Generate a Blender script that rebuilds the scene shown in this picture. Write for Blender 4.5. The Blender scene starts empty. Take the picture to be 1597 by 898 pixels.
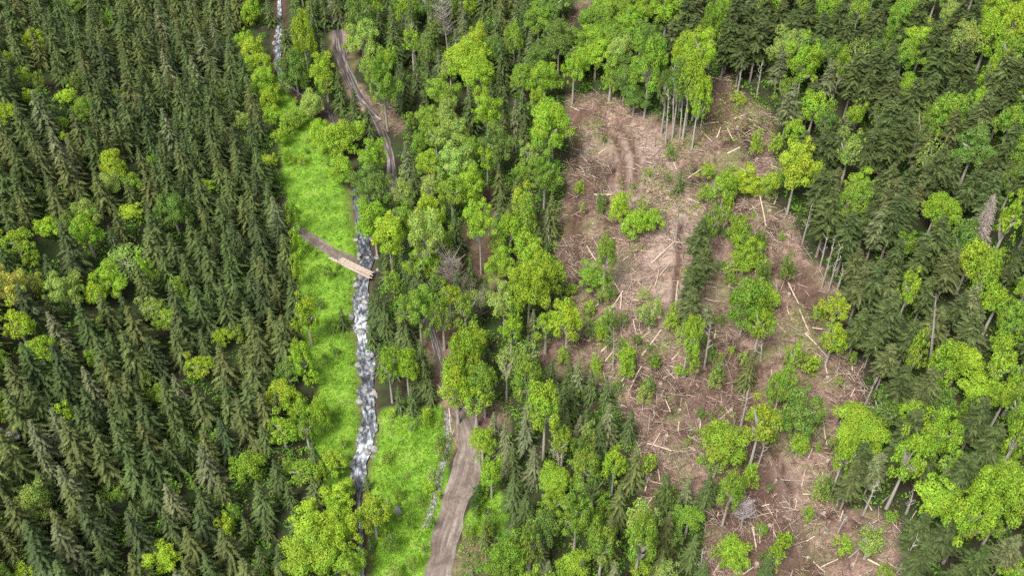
import bpy, math, random
import numpy as np
R_ = math.radians
random.seed(7); rng = np.random.default_rng(11)
scene = bpy.context.scene
COL = scene.collection

# ------------------------------------------------------------------ camera
CAM_H, PITCH, F = 146.0, R_(46.0), 1650.0          # F in pixels of a 1597 px wide picture
W0, H0 = 1597.0, 898.0
cam_d = bpy.data.cameras.new('camera'); cam = bpy.data.objects.new('camera', cam_d); COL.objects.link(cam)
cam.location = (0, 0, CAM_H); cam.rotation_euler = (math.pi/2 - PITCH, 0, 0)
cam_d.sensor_width = 36; cam_d.lens = 36*F/W0; cam_d.clip_end = 20000; cam_d.clip_start = 1
scene.camera = cam
# ------------------------------------------------------------------ sky, sun, exposure
SUN_EL, SUN_AZ = R_(58), R_(215)                   # azimuth clockwise from +Y
world = bpy.data.worlds.new('World'); scene.world = world; world.use_nodes = True
nt = world.node_tree; bg = nt.nodes['Background']
sky = nt.nodes.new('ShaderNodeTexSky'); sky.sky_type = 'NISHITA'; sky.sun_disc = False
sky.sun_elevation = SUN_EL; sky.sun_rotation = SUN_AZ; sky.air_density = 1.0; sky.dust_density = 4.0; sky.ozone_density = 0.6
hs = nt.nodes.new('ShaderNodeHueSaturation'); hs.inputs['Saturation'].default_value = 0.35
nt.links.new(sky.outputs[0], hs.inputs['Color']); nt.links.new(hs.outputs[0], bg.inputs[0]); bg.inputs[1].default_value = 0.108
sun_d = bpy.data.lights.new('sun', 'SUN'); sun = bpy.data.objects.new('sun', sun_d); COL.objects.link(sun)
sun_d.energy = 2.5; sun_d.angle = R_(18); sun_d.color = (1, 0.95, 0.86)
sun.location = (0, 0, 300)
sun.rotation_euler = (math.pi/2 - SUN_EL, 0, math.pi - SUN_AZ)
scene.view_settings.view_transform = 'Standard'; scene.view_settings.look = 'None'
scene.view_settings.exposure = 1.0; scene.view_settings.gamma = 1.0
scene.view_settings.use_curve_mapping = False
scene.render.engine = 'CYCLES'
cy = scene.cycles
cy.max_bounces = 6; cy.diffuse_bounces = 3; cy.glossy_bounces = 2; cy.transmission_bounces = 3; cy.transparent_max_bounces = 4
cy.use_denoising = False; cy.caustics_reflective = False; cy.caustics_refractive = False

# ------------------------------------------------------------------ noise and projection
def _hash(ix, iy, seed):
    h = (ix.astype(np.int64)*374761393 + iy.astype(np.int64)*668265263 + seed*974634777) & 0x7fffffff
    h = ((h ^ (h >> 13))*1274126177) & 0x7fffffff
    h = h ^ (h >> 16)
    return (h & 0xffff)/65535.0
def vnoise(x, y, s, seed=0):
    x = np.asarray(x, float)/s; y = np.asarray(y, float)/s
    ix = np.floor(x); iy = np.floor(y); fx = x-ix; fy = y-iy
    fx = fx*fx*(3-2*fx); fy = fy*fy*(3-2*fy)
    a = _hash(ix, iy, seed); b = _hash(ix+1, iy, seed); c = _hash(ix, iy+1, seed); d = _hash(ix+1, iy+1, seed)
    return (a*(1-fx)+b*fx)*(1-fy) + (c*(1-fx)+d*fx)*fy - 0.5
cp, sp = math.cos(PITCH), math.sin(PITCH)
def ray(u, v):
    dx = (u-W0/2)/F; dy = -(v-H0/2)/F
    return np.array([dx, cp+dy*sp, -sp+dy*cp])
def project(x, y, z):
    z = z-CAM_H
    d = y*cp - z*sp; yy = y*sp + z*cp
    d = np.maximum(d, 1e-3)
    return W0/2 + F*x/d, H0/2 - F*yy/d, d
def floor_z(y): return 0.035*(y-140)
def on_floor(u, v):
    d = ray(u, v); t = (CAM_H + 0.035*140)/(0.035*d[1]-d[2])
    return d[0]*t, d[1]*t
STREAM = [(563,990,26),(563,930,24),(563,898,14),(564,830,7),(560,770,8),(561,730,28),(572,690,30),(577,665,30),(573,640,26),(572,600,28),(571,560,28),(564,520,27),
          (561,480,28),(564,450,26),(571,420,34),(572,392,26),(565,360,20),(558,335,16),(556,312,12),(551,290,8),(540,255,4),(527,215,4),(518,186,8),(500,165,4),
          (470,150,4),(440,130,6),(433,100,13),(433,70,12),(436,40,7),(436,0,6),(430,-60,6)]
_sp = np.array([on_floor(u, v) for u, v, w in STREAM]); _o = np.argsort(_sp[:,1])
def xs(y):
    y = np.asarray(y, float); a = 0
    for k in (-14, -7, 0, 7, 14): a = a + np.interp(y+k, _sp[_o,1], _sp[_o,0])
    return a/5
def chan(y): return np.interp(y, _sp[_o,1], _sp[_o,0])
def softplus(s, k): return np.logaddexp(0, s/k)*k
def in_poly(P, u, v):
    """signed distance in pixels to a polygon, positive inside"""
    u = np.asarray(u, float); v = np.asarray(v, float)
    ins = np.zeros(u.shape, bool); dist = np.full(u.shape, 1e9); n = len(P)
    for i in range(n):
        x1, y1 = P[i]; x2, y2 = P[(i+1) % n]
        c = ((y1 > v) != (y2 > v)) & (u < (x2-x1)*(v-y1)/((y2-y1) or 1e-9)+x1); ins ^= c
        dx, dy = x2-x1, y2-y1; t = np.clip(((u-x1)*dx+(v-y1)*dy)/(dx*dx+dy*dy+1e-9), 0, 1)
        dist = np.minimum(dist, np.hypot(u-x1-t*dx, v-y1-t*dy))
    return np.where(ins, dist, -dist)
CLEARING = [(880,150),(935,150),(1000,168),(1030,190),(1075,205),(1105,190),(1100,130),(1135,120),(1180,165),(1212,190),(1215,260),(1196,310),(1240,345),(1262,400),(1310,455),
            (1320,540),(1345,580),(1360,640),(1345,690),(1318,740),(1312,790),(1370,800),(1425,830),(1405,910),(1380,960),(1080,960),(1100,900),(1100,800),(1060,780),(1010,790),
            (985,730),(1000,690),(960,610),(900,590),(850,600),(845,545),(880,520),(905,470),(868,420),(868,370),(884,300),(888,230)]
RUTS = [[(902,185),(898,240),(905,300),(898,360),(900,410)],[(940,200),(960,215),(972,250),(975,310)],[(962,195),(984,215),(994,250),(992,300)],[(1062,345),(1060,400),(1052,470)],
        [(1105,560),(1140,620),(1175,690),(1205,760),(1225,830),(1240,905)],[(1130,555),(1165,620),(1200,690),(1232,760),(1250,830),(1266,905)],[(1000,690),(1040,640),(1090,600),(1105,560)],[(1225,440),(1260,470),(1275,520)]]
def base_T(x, y):
    s = x - xs(y)
    L = softplus(-(s+19), 4.0)*0.50; L = 95*(1-np.exp(-L/95))
    Rr = softplus(s-17, 4.0)*0.12 + softplus(s-38, 5.0)*0.26; Rr = 100*(1-np.exp(-Rr/100))
    z = floor_z(np.minimum(y, 600)) + L + Rr
    far = np.clip((y-330)/300, 0, 1); z = z + far*far*60
    z = z + 2.4*vnoise(x, y, 38, 1)*np.clip((np.abs(s)-12)/25, 0, 1) + 0.5*vnoise(x, y, 11, 2)
    return z
def T(x, y):
    x = np.asarray(x, float); y = np.asarray(y, float)
    z = base_T(x, y)
    s = np.abs(x-chan(y)); yn = np.clip((y-40)/260, 0, 1)
    z = z - 0.9*np.exp(-(s/2.4)**4)
    u, v, d = project(x, y, z)
    m = np.clip(in_poly(CLEARING, u, v)/14+0.3, 0, 1)
    det = 1.3*vnoise(x, y, 5.2, 5) + 1.1*np.abs(vnoise(x, y, 2.6, 6)) + 0.6*vnoise(x, y, 1.25, 7)
    if m.any():
        rd_ = np.full(np.shape(u), 99.0)
        for L_ in RUTS:
            for (x1, y1), (x2, y2) in zip(L_[:-1], L_[1:]):
                dx, dy = x2-x1, y2-y1; t = np.clip(((u-x1)*dx+(v-y1)*dy)/(dx*dx+dy*dy), 0, 1); rd_ = np.minimum(rd_, np.hypot(u-x1-t*dx, v-y1-t*dy))
        det = det*(1-.6*np.exp(-(rd_/14)**2)) - .8*np.exp(-(rd_/4.5)**2) + .4*np.exp(-((rd_-8)/4)**2)
    z = z + m*det + (1-m)*0.16*vnoise(x, y, 2.0, 8)
    return z
def hit(u, v, h=0.0):
    """point whose height above the ground is h, seen at the pixel"""
    d = ray(u, v); t = np.arange(50, 640, 4.0)
    f = CAM_H + d[2]*t - h - base_T(d[0]*t, d[1]*t); i = int(np.argmax(f < 0)) if (f < 0).any() else len(t)-1
    t = np.arange(max(50, t[i]-12), t[i]+9, 0.8); f = CAM_H + d[2]*t - h - T(d[0]*t, d[1]*t)
    i = int(np.argmax(f < 0)) if (f < 0).any() else len(t)-1
    lo, hi = t[max(i-1, 0)], t[i]
    for _ in range(9):
        m = (lo+hi)/2
        if CAM_H + d[2]*m - h - float(T(d[0]*m, d[1]*m)) < 0: hi = m
        else: lo = m
    x, y = d[0]*hi, d[1]*hi
    return float(x), float(y), float(T(x, y)), float(F/(y*cp-(CAM_H+d[2]*hi-CAM_H)*sp))     # last: pixels per metre

# ------------------------------------------------------------------ materials
def new_mat(name):
    m = bpy.data.materials.new(name); m.use_nodes = True; n = m.node_tree
    b = n.nodes['Principled BSDF']; b.inputs['Roughness'].default_value = 0.85; b.inputs['Specular IOR Level'].default_value = 0.2
    return m, n, b
def N(n, t, **kw):
    o = n.nodes.new(t)
    for k, v in kw.items(): setattr(o, k, v)
    return o
def noise(n, scale, detail=4, rough=0.6, vec=None):
    o = N(n, 'ShaderNodeTexNoise'); o.inputs['Scale'].default_value = scale; o.inputs['Detail'].default_value = detail; o.inputs['Roughness'].default_value = rough
    if vec is not None: n.links.new(vec, o.inputs['Vector'])
    return o.outputs['Fac']
def ramp(n, fac, stops):
    o = N(n, 'ShaderNodeValToRGB'); e = o.color_ramp.elements
    while len(e) < len(stops): e.new(0.5)
    for k, (p, c) in enumerate(stops): e[k].position = p; e[k].color = (*c, 1)
    n.links.new(fac, o.inputs[0]); return o.outputs[0]
def mix(n, fac, a, b, mode='MIX'):
    o = N(n, 'ShaderNodeMix', data_type='RGBA', blend_type=mode)
    for s, v in ((0, fac), (6, a), (7, b)):
        if isinstance(v, (int, float)): o.inputs[s].default_value = v
        elif isinstance(v, tuple): o.inputs[s].default_value = (*v, 1)
        else: n.links.new(v, o.inputs[s])
    return o.outputs[2]
def geo_pos(n): return N(n, 'ShaderNodeNewGeometry').outputs['Position']
def foliage_mat(name, transl=0.35, rough=0.7, hue_noise=0.0):
    m, n, b = new_mat(name)
    oi = N(n, 'ShaderNodeObjectInfo'); at = N(n, 'ShaderNodeAttribute', attribute_name='tone')
    c = mix(n, 1.0, oi.outputs['Color'], at.outputs['Color'], 'MULTIPLY')
    n.links.new(c, b.inputs['Base Color']); b.inputs['Roughness'].default_value = rough
    t = N(n, 'ShaderNodeBsdfTranslucent'); n.links.new(c, t.inputs[0])
    ms = N(n, 'ShaderNodeMixShader'); ms.inputs[0].default_value = transl
    n.links.new(b.outputs[0], ms.inputs[1]); n.links.new(t.outputs[0], ms.inputs[2])
    n.links.new(ms.outputs[0], n.nodes['Material Output'].inputs[0]); return m
def tone_mat(name, rough=0.85):
    m, n, b = new_mat(name)
    oi = N(n, 'ShaderNodeObjectInfo'); at = N(n, 'ShaderNodeAttribute', attribute_name='tone')
    n.links.new(mix(n, 1.0, oi.outputs['Color'], at.outputs['Color'], 'MULTIPLY'), b.inputs['Base Color'])
    b.inputs['Roughness'].default_value = rough; return m
M_LEAF = foliage_mat('broad leaves', 0.34); M_NEEDLE = foliage_mat('conifer needles', 0.12, 0.6); M_GRASS = foliage_mat('meadow leaves', 0.3)
M_TWIG = tone_mat('dead wood twigs')
def bark_mat(name, a, b_, sc=3.0):
    m, n, b = new_mat(name); tc = N(n, 'ShaderNodeTexCoord').outputs['Object']
    mp = N(n, 'ShaderNodeMapping'); mp.inputs['Scale'].default_value = (sc, sc, sc*0.2); n.links.new(tc, mp.inputs[0])
    n.links.new(ramp(n, noise(n, 1.5, 5, 0.7, mp.outputs[0]), [(0.3, a), (0.7, b_)]), b.inputs['Base Color']); return m
M_BARK = bark_mat('pale grey bark', (0.20,0.18,0.155), (0.46,0.43,0.39)); M_SBARK = bark_mat('conifer bark', (0.13,0.10,0.08), (0.36,0.32,0.28))
M_LOG = bark_mat('stripped pale timber', (0.33,0.24,0.18), (0.66,0.55,0.45), 2.0); M_BRIDGE = bark_mat('weathered bridge timber', (0.24,0.19,0.16), (0.50,0.42,0.36), 2.0); M_LOGD = bark_mat('weathered grey brown log', (0.16,0.12,0.10), (0.36,0.30,0.26), 2.0)
M_CUT = bark_mat('cut wood', (0.24,0.17,0.12), (0.46,0.35,0.26), 6.0)
# rock
M_ROCK, n, b = new_mat('grey stone'); n.links.new(ramp(n, noise(n, 1.7, 6, 0.65, geo_pos(n)), [(0.3, (0.10,0.10,0.105)), (0.7, (0.36,0.35,0.35))]), b.inputs['Base Color'])
# ground
M_GROUND, n, b = new_mat('ground'); P = geo_pos(n)
att = N(n, 'ShaderNodeAttribute', attribute_name='ground'); sepr = N(n, 'ShaderNodeSeparateColor'); n.links.new(att.outputs['Color'], sepr.inputs[0])
forest = ramp(n, noise(n, 0.35, 8, 0.7, P), [(0.30, (0.018,0.018,0.010)), (0.46, (0.040,0.032,0.022)), (0.56, (0.030,0.055,0.014)), (0.8, (0.060,0.065,0.030))])
n1 = noise(n, 0.10, 6, 0.65, P); n2 = noise(n, 0.9, 7, 0.75, P); n3 = noise(n, 4.0, 4, 0.8, P)
dirt = ramp(n, n1, [(0.36, (0.050,0.030,0.024)), (0.44, (0.13,0.083,0.066)), (0.53, (0.255,0.178,0.148)), (0.70, (0.26,0.195,0.15))])
dirt = mix(n, 1.0, dirt, ramp(n, n2, [(0.32, (0.38,0.36,0.36)), (0.5, (0.92,0.9,0.9)), (0.68, (1.3,1.27,1.25))]), 'MULTIPLY')
dirt = mix(n, 1.0, dirt, ramp(n, n3, [(0.3, (0.55,0.55,0.55)), (0.65, (1.35,1.35,1.35))]), 'MULTIPLY')
dirt = mix(n, 1.0, dirt, ramp(n, noise(n, 0.55, 9, 0.82, P), [(0.36, (0.22,0.20,0.19)), (0.47, (0.85,0.83,0.82)), (0.6, (1.15,1.12,1.1))]), 'MULTIPLY')
gmask = ramp(n, noise(n, 0.16, 7, 0.7, P), [(0.48, (0,0,0)), (0.60, (1,1,1))]); sg = N(n, 'ShaderNodeMath', operation='MULTIPLY'); n.links.new(gmask, sg.inputs[0]); sg.inputs[1].default_value = 0.6
dirt = mix(n, sg.outputs[0], dirt, ramp(n, n3, [(0.3, (0.08,0.10,0.035)), (0.7, (0.21,0.24,0.09))]))
mead = ramp(n, noise(n, 0.22, 7, 0.7, P), [(0.30, (0.075,0.12,0.022)), (0.43, (0.13,0.25,0.026)), (0.56, (0.20,0.36,0.035)), (0.66, (0.24,0.33,0.07)), (0.78, (0.27,0.27,0.12))])
mead = mix(n, 1.0, mead, ramp(n, noise(n, 2.4, 5, 0.75, P), [(0.3, (0.35,0.4,0.35)), (0.7, (1.3,1.3,1.3))]), 'MULTIPLY')
fresh = ramp(n, n2, [(0.3, (0.05,0.028,0.02)), (0.7, (0.14,0.085,0.068))])
pale = ramp(n, n2, [(0.3, (0.22,0.155,0.13)), (0.7, (0.43,0.335,0.29))])
dirt = mix(n, att.outputs['Alpha'], dirt, pale)
c = mix(n, sepr.outputs[1], forest, dirt); c = mix(n, sepr.outputs[0], c, mead); c = mix(n, sepr.outputs[2], c, fresh)
n.links.new(c, b.inputs['Base Color']); b.inputs['Roughness'].default_value = 0.95
bp = N(n, 'ShaderNodeBump'); bp.inputs['Strength'].default_value = 0.9; bp.inputs['Distance'].default_value = 0.35; n.links.new(n2, bp.inputs['Height']); n.links.new(bp.outputs[0], b.inputs['Normal'])
# road: tracks run along UV
M_ROAD, n, b = new_mat('rutted dirt road'); P = geo_pos(n); uv = N(n, 'ShaderNodeUVMap').outputs[0]
mp = N(n, 'ShaderNodeMapping'); mp.inputs['Scale'].default_value = (6, 0.09, 1); n.links.new(uv, mp.inputs[0])
rt = noise(n, 1.0, 4, 0.7, mp.outputs[0])
rc = ramp(n, rt, [(0.32, (0.13,0.10,0.09)), (0.5, (0.215,0.18,0.16)), (0.66, (0.30,0.265,0.24))])
rc = mix(n, 1.0, rc, ramp(n, noise(n, 1.4, 8, 0.85, P), [(0.3, (0.55,0.53,0.52)), (0.7, (1.22,1.22,1.2))]), 'MULTIPLY')
rc = mix(n, 1.0, rc, ramp(n, noise(n, 0.16, 3, 0.5, P), [(0.35, (0.72,0.68,0.66)), (0.6, (1.1,1.1,1.1))]), 'MULTIPLY')
rc = mix(n, ramp(n, noise(n, 0.45, 6, 0.7, P), [(0.52, (0,0,0)), (0.62, (.75,.75,.75))]), rc, (0.10,0.078,0.066)); n.links.new(rc, b.inputs['Base Color'])
bp = N(n, 'ShaderNodeBump'); bp.inputs['Strength'].default_value = 0.8; bp.inputs['Distance'].default_value = 0.2; n.links.new(rt, bp.inputs['Height']); n.links.new(bp.outputs[0], b.inputs['Normal'])
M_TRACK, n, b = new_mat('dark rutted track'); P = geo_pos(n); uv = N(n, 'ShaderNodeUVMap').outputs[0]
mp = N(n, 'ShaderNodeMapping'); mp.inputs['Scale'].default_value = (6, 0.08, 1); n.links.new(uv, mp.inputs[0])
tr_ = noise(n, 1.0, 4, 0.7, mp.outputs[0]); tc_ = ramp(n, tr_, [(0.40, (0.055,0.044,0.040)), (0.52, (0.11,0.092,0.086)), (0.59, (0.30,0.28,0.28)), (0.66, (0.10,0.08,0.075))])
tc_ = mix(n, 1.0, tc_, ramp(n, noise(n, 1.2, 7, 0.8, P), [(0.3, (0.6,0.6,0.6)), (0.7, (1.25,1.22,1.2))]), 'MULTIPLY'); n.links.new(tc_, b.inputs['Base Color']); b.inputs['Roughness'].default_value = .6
# water
M_WATER, n, b = new_mat('white water'); uv = N(n, 'ShaderNodeUVMap').outputs[0]; P = geo_pos(n)
mp = N(n, 'ShaderNodeMapping'); mp.inputs['Scale'].default_value = (4.2, 0.62, 1); n.links.new(uv, mp.inputs[0])
mp.inputs['Location'].default_value = (3, 1, 0)
fo = noise(n, 1.0, 7, 0.68, mp.outputs[0]); big = noise(n, 0.085, 3, 0.6, P)
ad = N(n, 'ShaderNodeMath', operation='MULTIPLY_ADD'); n.links.new(big, ad.inputs[0]); ad.inputs[1].default_value = 0.6; n.links.new(fo, ad.inputs[2])
wc = ramp(n, ad.outputs[0], [(0.68, (0.03,0.033,0.036)), (0.79, (0.11,0.12,0.14)), (0.87, (0.28,0.31,0.36)), (0.92, (0.46,0.50,0.55)), (0.985, (0.75,0.77,0.80))])
n.links.new(wc, b.inputs['Base Color']); b.inputs['Roughness'].default_value = 0.25; b.inputs['Specular IOR Level'].default_value = 0.5
bp = N(n, 'ShaderNodeBump'); bp.inputs['Strength'].default_value = 1; bp.inputs['Distance'].default_value = 0.3; n.links.new(fo, bp.inputs['Height']); n.links.new(bp.outputs[0], b.inputs['Normal'])

# ------------------------------------------------------------------ mesh helpers
def poly_mesh(name, V, Fc, mats, tone=None, mi=None, smooth=False):
    """V (n,3); Fc (m,k) with equal k; tone (m,3) face colour factor"""
    V = np.asarray(V, np.float32); Fc = np.asarray(Fc, np.int32)
    me = bpy.data.meshes.new(name); k = Fc.shape[1]; m = len(Fc)
    me.vertices.add(len(V)); me.vertices.foreach_set('co', V.ravel())
    me.loops.add(m*k); me.loops.foreach_set('vertex_index', Fc.ravel())
    me.polygons.add(m); me.polygons.foreach_set('loop_start', np.arange(0, m*k, k, dtype=np.int32))
    for q in (mats if isinstance(mats, (list, tuple)) else [mats]): me.materials.append(q)
    if mi is not None: me.polygons.foreach_set('material_index', np.asarray(mi, np.int32))
    if smooth: me.polygons.foreach_set('use_smooth', np.ones(m, bool))
    if tone is not None:
        tone = np.asarray(tone, np.float32)
        if tone.ndim == 1: tone = np.repeat(tone[:,None], 3, 1)
        a = me.attributes.new('tone', 'FLOAT_COLOR', 'FACE'); a.data.foreach_set('color', np.hstack([tone, np.ones((m,1), np.float32)]).ravel())
    me.update(calc_edges=True); return me
def link(name, me, parent=None, kind=None, color=None, loc=None):
    o = bpy.data.objects.new(name, me); COL.objects.link(o)
    if parent is not None: o.parent = parent
    if kind: o['kind'] = kind
    if color is not None: o.color = (*color, 1)
    if loc is not None: o.location = loc
    return o
def tag(o, label, cat, group=None, kind=None):
    o['label'] = label; o['category'] = cat
    if group: o['group'] = group
    if kind: o['kind'] = kind
def quads_idx(n): return np.arange(n*4).reshape(n, 4)
def tube(pts, rad, sides=6, cap=False):
    """quads of a tapered tube"""
    pts = np.asarray(pts, float); V = []; n = len(pts)
    for i, p in enumerate(pts):
        d = pts[min(i+1, n-1)]-pts[max(i-1, 0)]; d = d/(np.linalg.norm(d)+1e-9)
        a = np.cross(d, (0,0,1)) if abs(d[2]) < 0.9 else np.cross(d, (1,0,0)); a /= np.linalg.norm(a); b_ = np.cross(d, a)
        for k in range(sides):
            t = 2*math.pi*k/sides; V.append(p + rad[i]*(math.cos(t)*a + math.sin(t)*b_))
    Q = [(i*sides+k, i*sides+(k+1) % sides, (i+1)*sides+(k+1) % sides, (i+1)*sides+k) for i in range(n-1) for k in range(sides)]
    return np.array(V), Q
class MB:
    def __init__(s): s.V = []; s.Q = []; s.T = []; s.M = []; s.n = 0
    def add(s, V, Q, tone=1.0, mi=0):
        V = np.asarray(V, float); s.V.append(V); Q = np.asarray(Q, int)+s.n; s.Q.append(Q); s.n += len(V)
        s.T += [tone]*len(Q); s.M += [mi]*len(Q)
    def mesh(s, name, mats, smooth=False): return poly_mesh(name, np.vstack(s.V), np.vstack(s.Q), mats, np.array(s.T), s.M, smooth)

# ------------------------------------------------------------------ ground sheet
def axis(lo, hi, step, out_lo, out_hi):
    a = list(np.arange(lo, hi+step/2, step)); d = step
    b_ = a[-1]
    while b_ < out_hi: d *= 1.35; b_ += d; a.append(b_)
    d = step; b_ = a[0]
    while b_ > out_lo: d *= 1.35; b_ -= d; a.insert(0, b_)
    return np.array(a)
gx = axis(-150, 170, 0.55, -2500, 2500); gy = axis(52, 330, 0.55, -900, 4000)
FRESH_L = RUTS
X, Y = np.meshgrid(gx, gy); Z = T(X, Y)
U_, V_, D_ = project(X, Y, Z); Uw = U_ + 16*vnoise(X, Y, 3.5, 21) + 14*vnoise(X, Y, 9, 22); Vw = V_ + 12*vnoise(X, Y, 3.0, 23)
MEADOWS = [[(432,120),(470,170),(520,190),(560,300),(566,330),(570,400),(562,500),(570,600),(575,680),(570,740),(560,780),(500,760),(488,600),(470,500),(462,380),(448,320),(430,210)],
           [(566,700),(600,640),(690,632),(706,690),(695,780),(672,898),(665,990),(540,990),(556,898),(560,760)],
           [(752,722),(768,760),(790,800),(775,835),(722,835),(730,800),(742,750)]]
FRESH = [[(888,160),(935,170),(945,185),(905,188),(893,180)],[(888,250),(905,240),(915,300),(900,330),(885,340)],[(1100,560),(1140,580),(1190,700),(1230,800),(1260,900),(1170,960),(1110,760),(1080,650)],
         [(1220,405),(1275,430),(1300,480),(1250,500),(1215,450)],[(985,470),(1005,470),(1008,510),(990,520)],[(1090,130),(1130,120),(1150,180),(1100,215)],[(870,340),(900,330),(930,400),(880,420)],
         [(660,505),(690,510),(700,600),(670,560)],[(740,300),(775,300),(770,420),(740,430)]]
DIRT2 = [[(722,835),(775,835),(800,900),(790,990),(690,990),(702,898)],[(884,46),(900,36),(925,26),(948,-2),(950,-30),(900,-20),(888,20)],[(578,168),(622,168),(625,205),(600,212),(580,190)],[(478,322),(510,318),(505,345),(482,355)],[(700,640),(790,620),(800,680),(745,730),(700,720)],
         [(690,760),(720,740),(705,898),(690,960),(655,960),(655,898)],[(655,480),(715,480),(715,640),(690,640),(655,560)],[(735,290),(780,290),(790,440),(720,480)],[(520,20),(560,60),(560,130),(600,170),(560,180),(510,60)],[(1460,600),(1480,600),(1500,640),(1460,640)]]
PALEZ = [[(945,195),(1000,185),(1050,230),(1060,300),(1090,330),(1070,420),(1040,470),(1000,420),(1010,350),(960,320),(940,260)],[(1040,320),(1085,320),(1070,480),(1045,480)],[(970,420),(1040,430),(1030,520),(960,480)],[(1100,590),(1150,610),(1120,680),(1080,650)],[(1190,720),(1240,740),(1250,860),(1215,898),(1190,800)],[(905,200),(940,190),(940,250),(905,260)]]
def pm(Ps, w): 
    o = np.zeros(Uw.shape)
    for P_ in Ps: o = np.maximum(o, np.clip(in_poly(P_, Uw, Vw)/w+0.5, 0, 1))
    return o
near = (D_ > 20)
gm = pm(MEADOWS, 8)*near; gd = np.maximum(pm([CLEARING], 10), pm(DIRT2, 8))*near; gf = pm(FRESH, 18)*near*0.85
for L_ in RUTS:
    for (x1, y1), (x2, y2) in zip(L_[:-1], L_[1:]):
        dx, dy = x2-x1, y2-y1; t = np.clip(((U_-x1)*dx+(V_-y1)*dy)/(dx*dx+dy*dy), 0, 1); gf = np.maximum(gf, .95*np.exp(-(np.hypot(U_-x1-t*dx, V_-y1-t*dy)/5)**2)*near)
sd = np.abs(X-chan(Y)); bank = np.clip(1.25-sd/2.0, 0, 1)*(D_ > 20); gf = np.maximum(gf, bank)
nx, ny = len(gx), len(gy); I = np.arange(nx*ny).reshape(ny, nx)
gq = np.stack([I[:-1,:-1], I[:-1,1:], I[1:,1:], I[1:,:-1]], -1).reshape(-1, 4)
me = poly_mesh('ground', np.stack([X, Y, Z], -1).reshape(-1, 3), gq, M_GROUND, smooth=True)
a = me.attributes.new('ground', 'FLOAT_COLOR', 'POINT'); a.data.foreach_set('color', np.stack([gm, gd, gf, pm(PALEZ, 26)*.85*np.clip(.6+1.6*vnoise(X, Y, 4, 71), 0, 1)], -1).astype(np.float32).ravel())
o = link('ground', me, kind='structure'); o['label'] = 'valley floor with grass and bare brown logged soil'

def ribbon(name, pts, mat, lift, kind='structure', rows=9, follow=True, step=1.0, widthfac=1.0, uneven=0.0, sink=0.0):
    """a draped strip; pts = (u, v, width px)"""
    P3 = [];
    for u, v, w in pts:
        x, y, z, ppm = hit(u, v); P3.append((x, y, w/ppm*widthfac))
    P3 = np.array(P3); seg = np.hypot(np.diff(P3[:,0]), np.diff(P3[:,1])); s = np.r_[0, np.cumsum(seg)]
    q = np.arange(0, s[-1], step); c = np.stack([np.interp(q, s, P3[:,k]) for k in range(3)], -1)
    for _ in range(3): c[1:-1] = (c[:-2]+2*c[1:-1]+c[2:])/4
    t = np.gradient(c[:,:2], axis=0); t /= np.linalg.norm(t, axis=1)[:,None]+1e-9; nrm = np.stack([-t[:,1], t[:,0]], -1)
    V = []; UV = []
    for i in range(len(c)):
        for j in range(rows):
            k = (j/(rows-1)-0.5); wob = 1+uneven*float(vnoise(q[i], 0 if k < 0 else 50, 2.5, 31))
            p = c[i,:2] + nrm[i]*k*c[i,2]*wob; V.append((p[0], p[1])); UV.append((j/(rows-1), q[i]))
    V = np.array(V); 
    if follow: z = T(V[:,0], V[:,1]) + lift
    else:
        zc = base_T(c[:,0], c[:,1]) - sink; zc = np.convolve(np.pad(zc, 3, 'edge'), np.ones(7)/7, 'valid'); z = np.repeat(zc, rows) + 0.28*vnoise(V[:,0], V[:,1], 1.3, 41) + 0.15*vnoise(V[:,0], V[:,1], 0.6, 42)
    I = np.arange(len(c)*rows).reshape(len(c), rows); Q = np.stack([I[:-1,:-1], I[1:,:-1], I[1:,1:], I[:-1,1:]], -1).reshape(-1, 4)
    me = poly_mesh(name, np.column_stack([V, z]), Q, mat, smooth=True)
    uvl = me.uv_layers.new(name='UVMap'); UV = np.array(UV, np.float32); uvl.data.foreach_set('uv', UV[Q.ravel()].ravel())
    return link(name, me, kind=kind)
ROAD = [(676,985,46),(680,940,44),(683,898,44),(690,860,44),(700,825,46),(712,785,46),(724,745,46),(733,710,44),(736,680,42),(728,655,36),(710,628,24),(698,600,18),(688,565,20),(680,535,22),(672,505,22),
        (660,470,22),(640,410,22),(622,350,22),(610,305,24),(611,270,24),(608,240,22),(599,212,20),(585,180,18),(566,158,20),(549,132,26),(537,105,28),(530,80,28),(526,55,26),(522,25,24),(516,-10,22),(508,-60,20)]
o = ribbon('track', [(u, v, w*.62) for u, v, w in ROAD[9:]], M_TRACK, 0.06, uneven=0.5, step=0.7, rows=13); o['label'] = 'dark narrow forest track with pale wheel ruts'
o = ribbon('road', ROAD[:11], M_ROAD, 0.065, uneven=0.45, step=0.7, rows=13, widthfac=.92); o['label'] = 'rutted dirt forest road'
o = ribbon('path', [(448,348,12),(464,358,14),(485,372,18),(510,388,18),(535,402,18),(556,412,20)], M_ROAD, 0.05, uneven=0.4, step=0.7); o['label'] = 'muddy path down to the stream ford'
o = ribbon('stream', STREAM, M_WATER, 0, follow=False, step=0.5, rows=13, widthfac=0.78, uneven=0.9, sink=0.5); o['label'] = 'shallow rocky mountain stream with white water'

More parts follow.
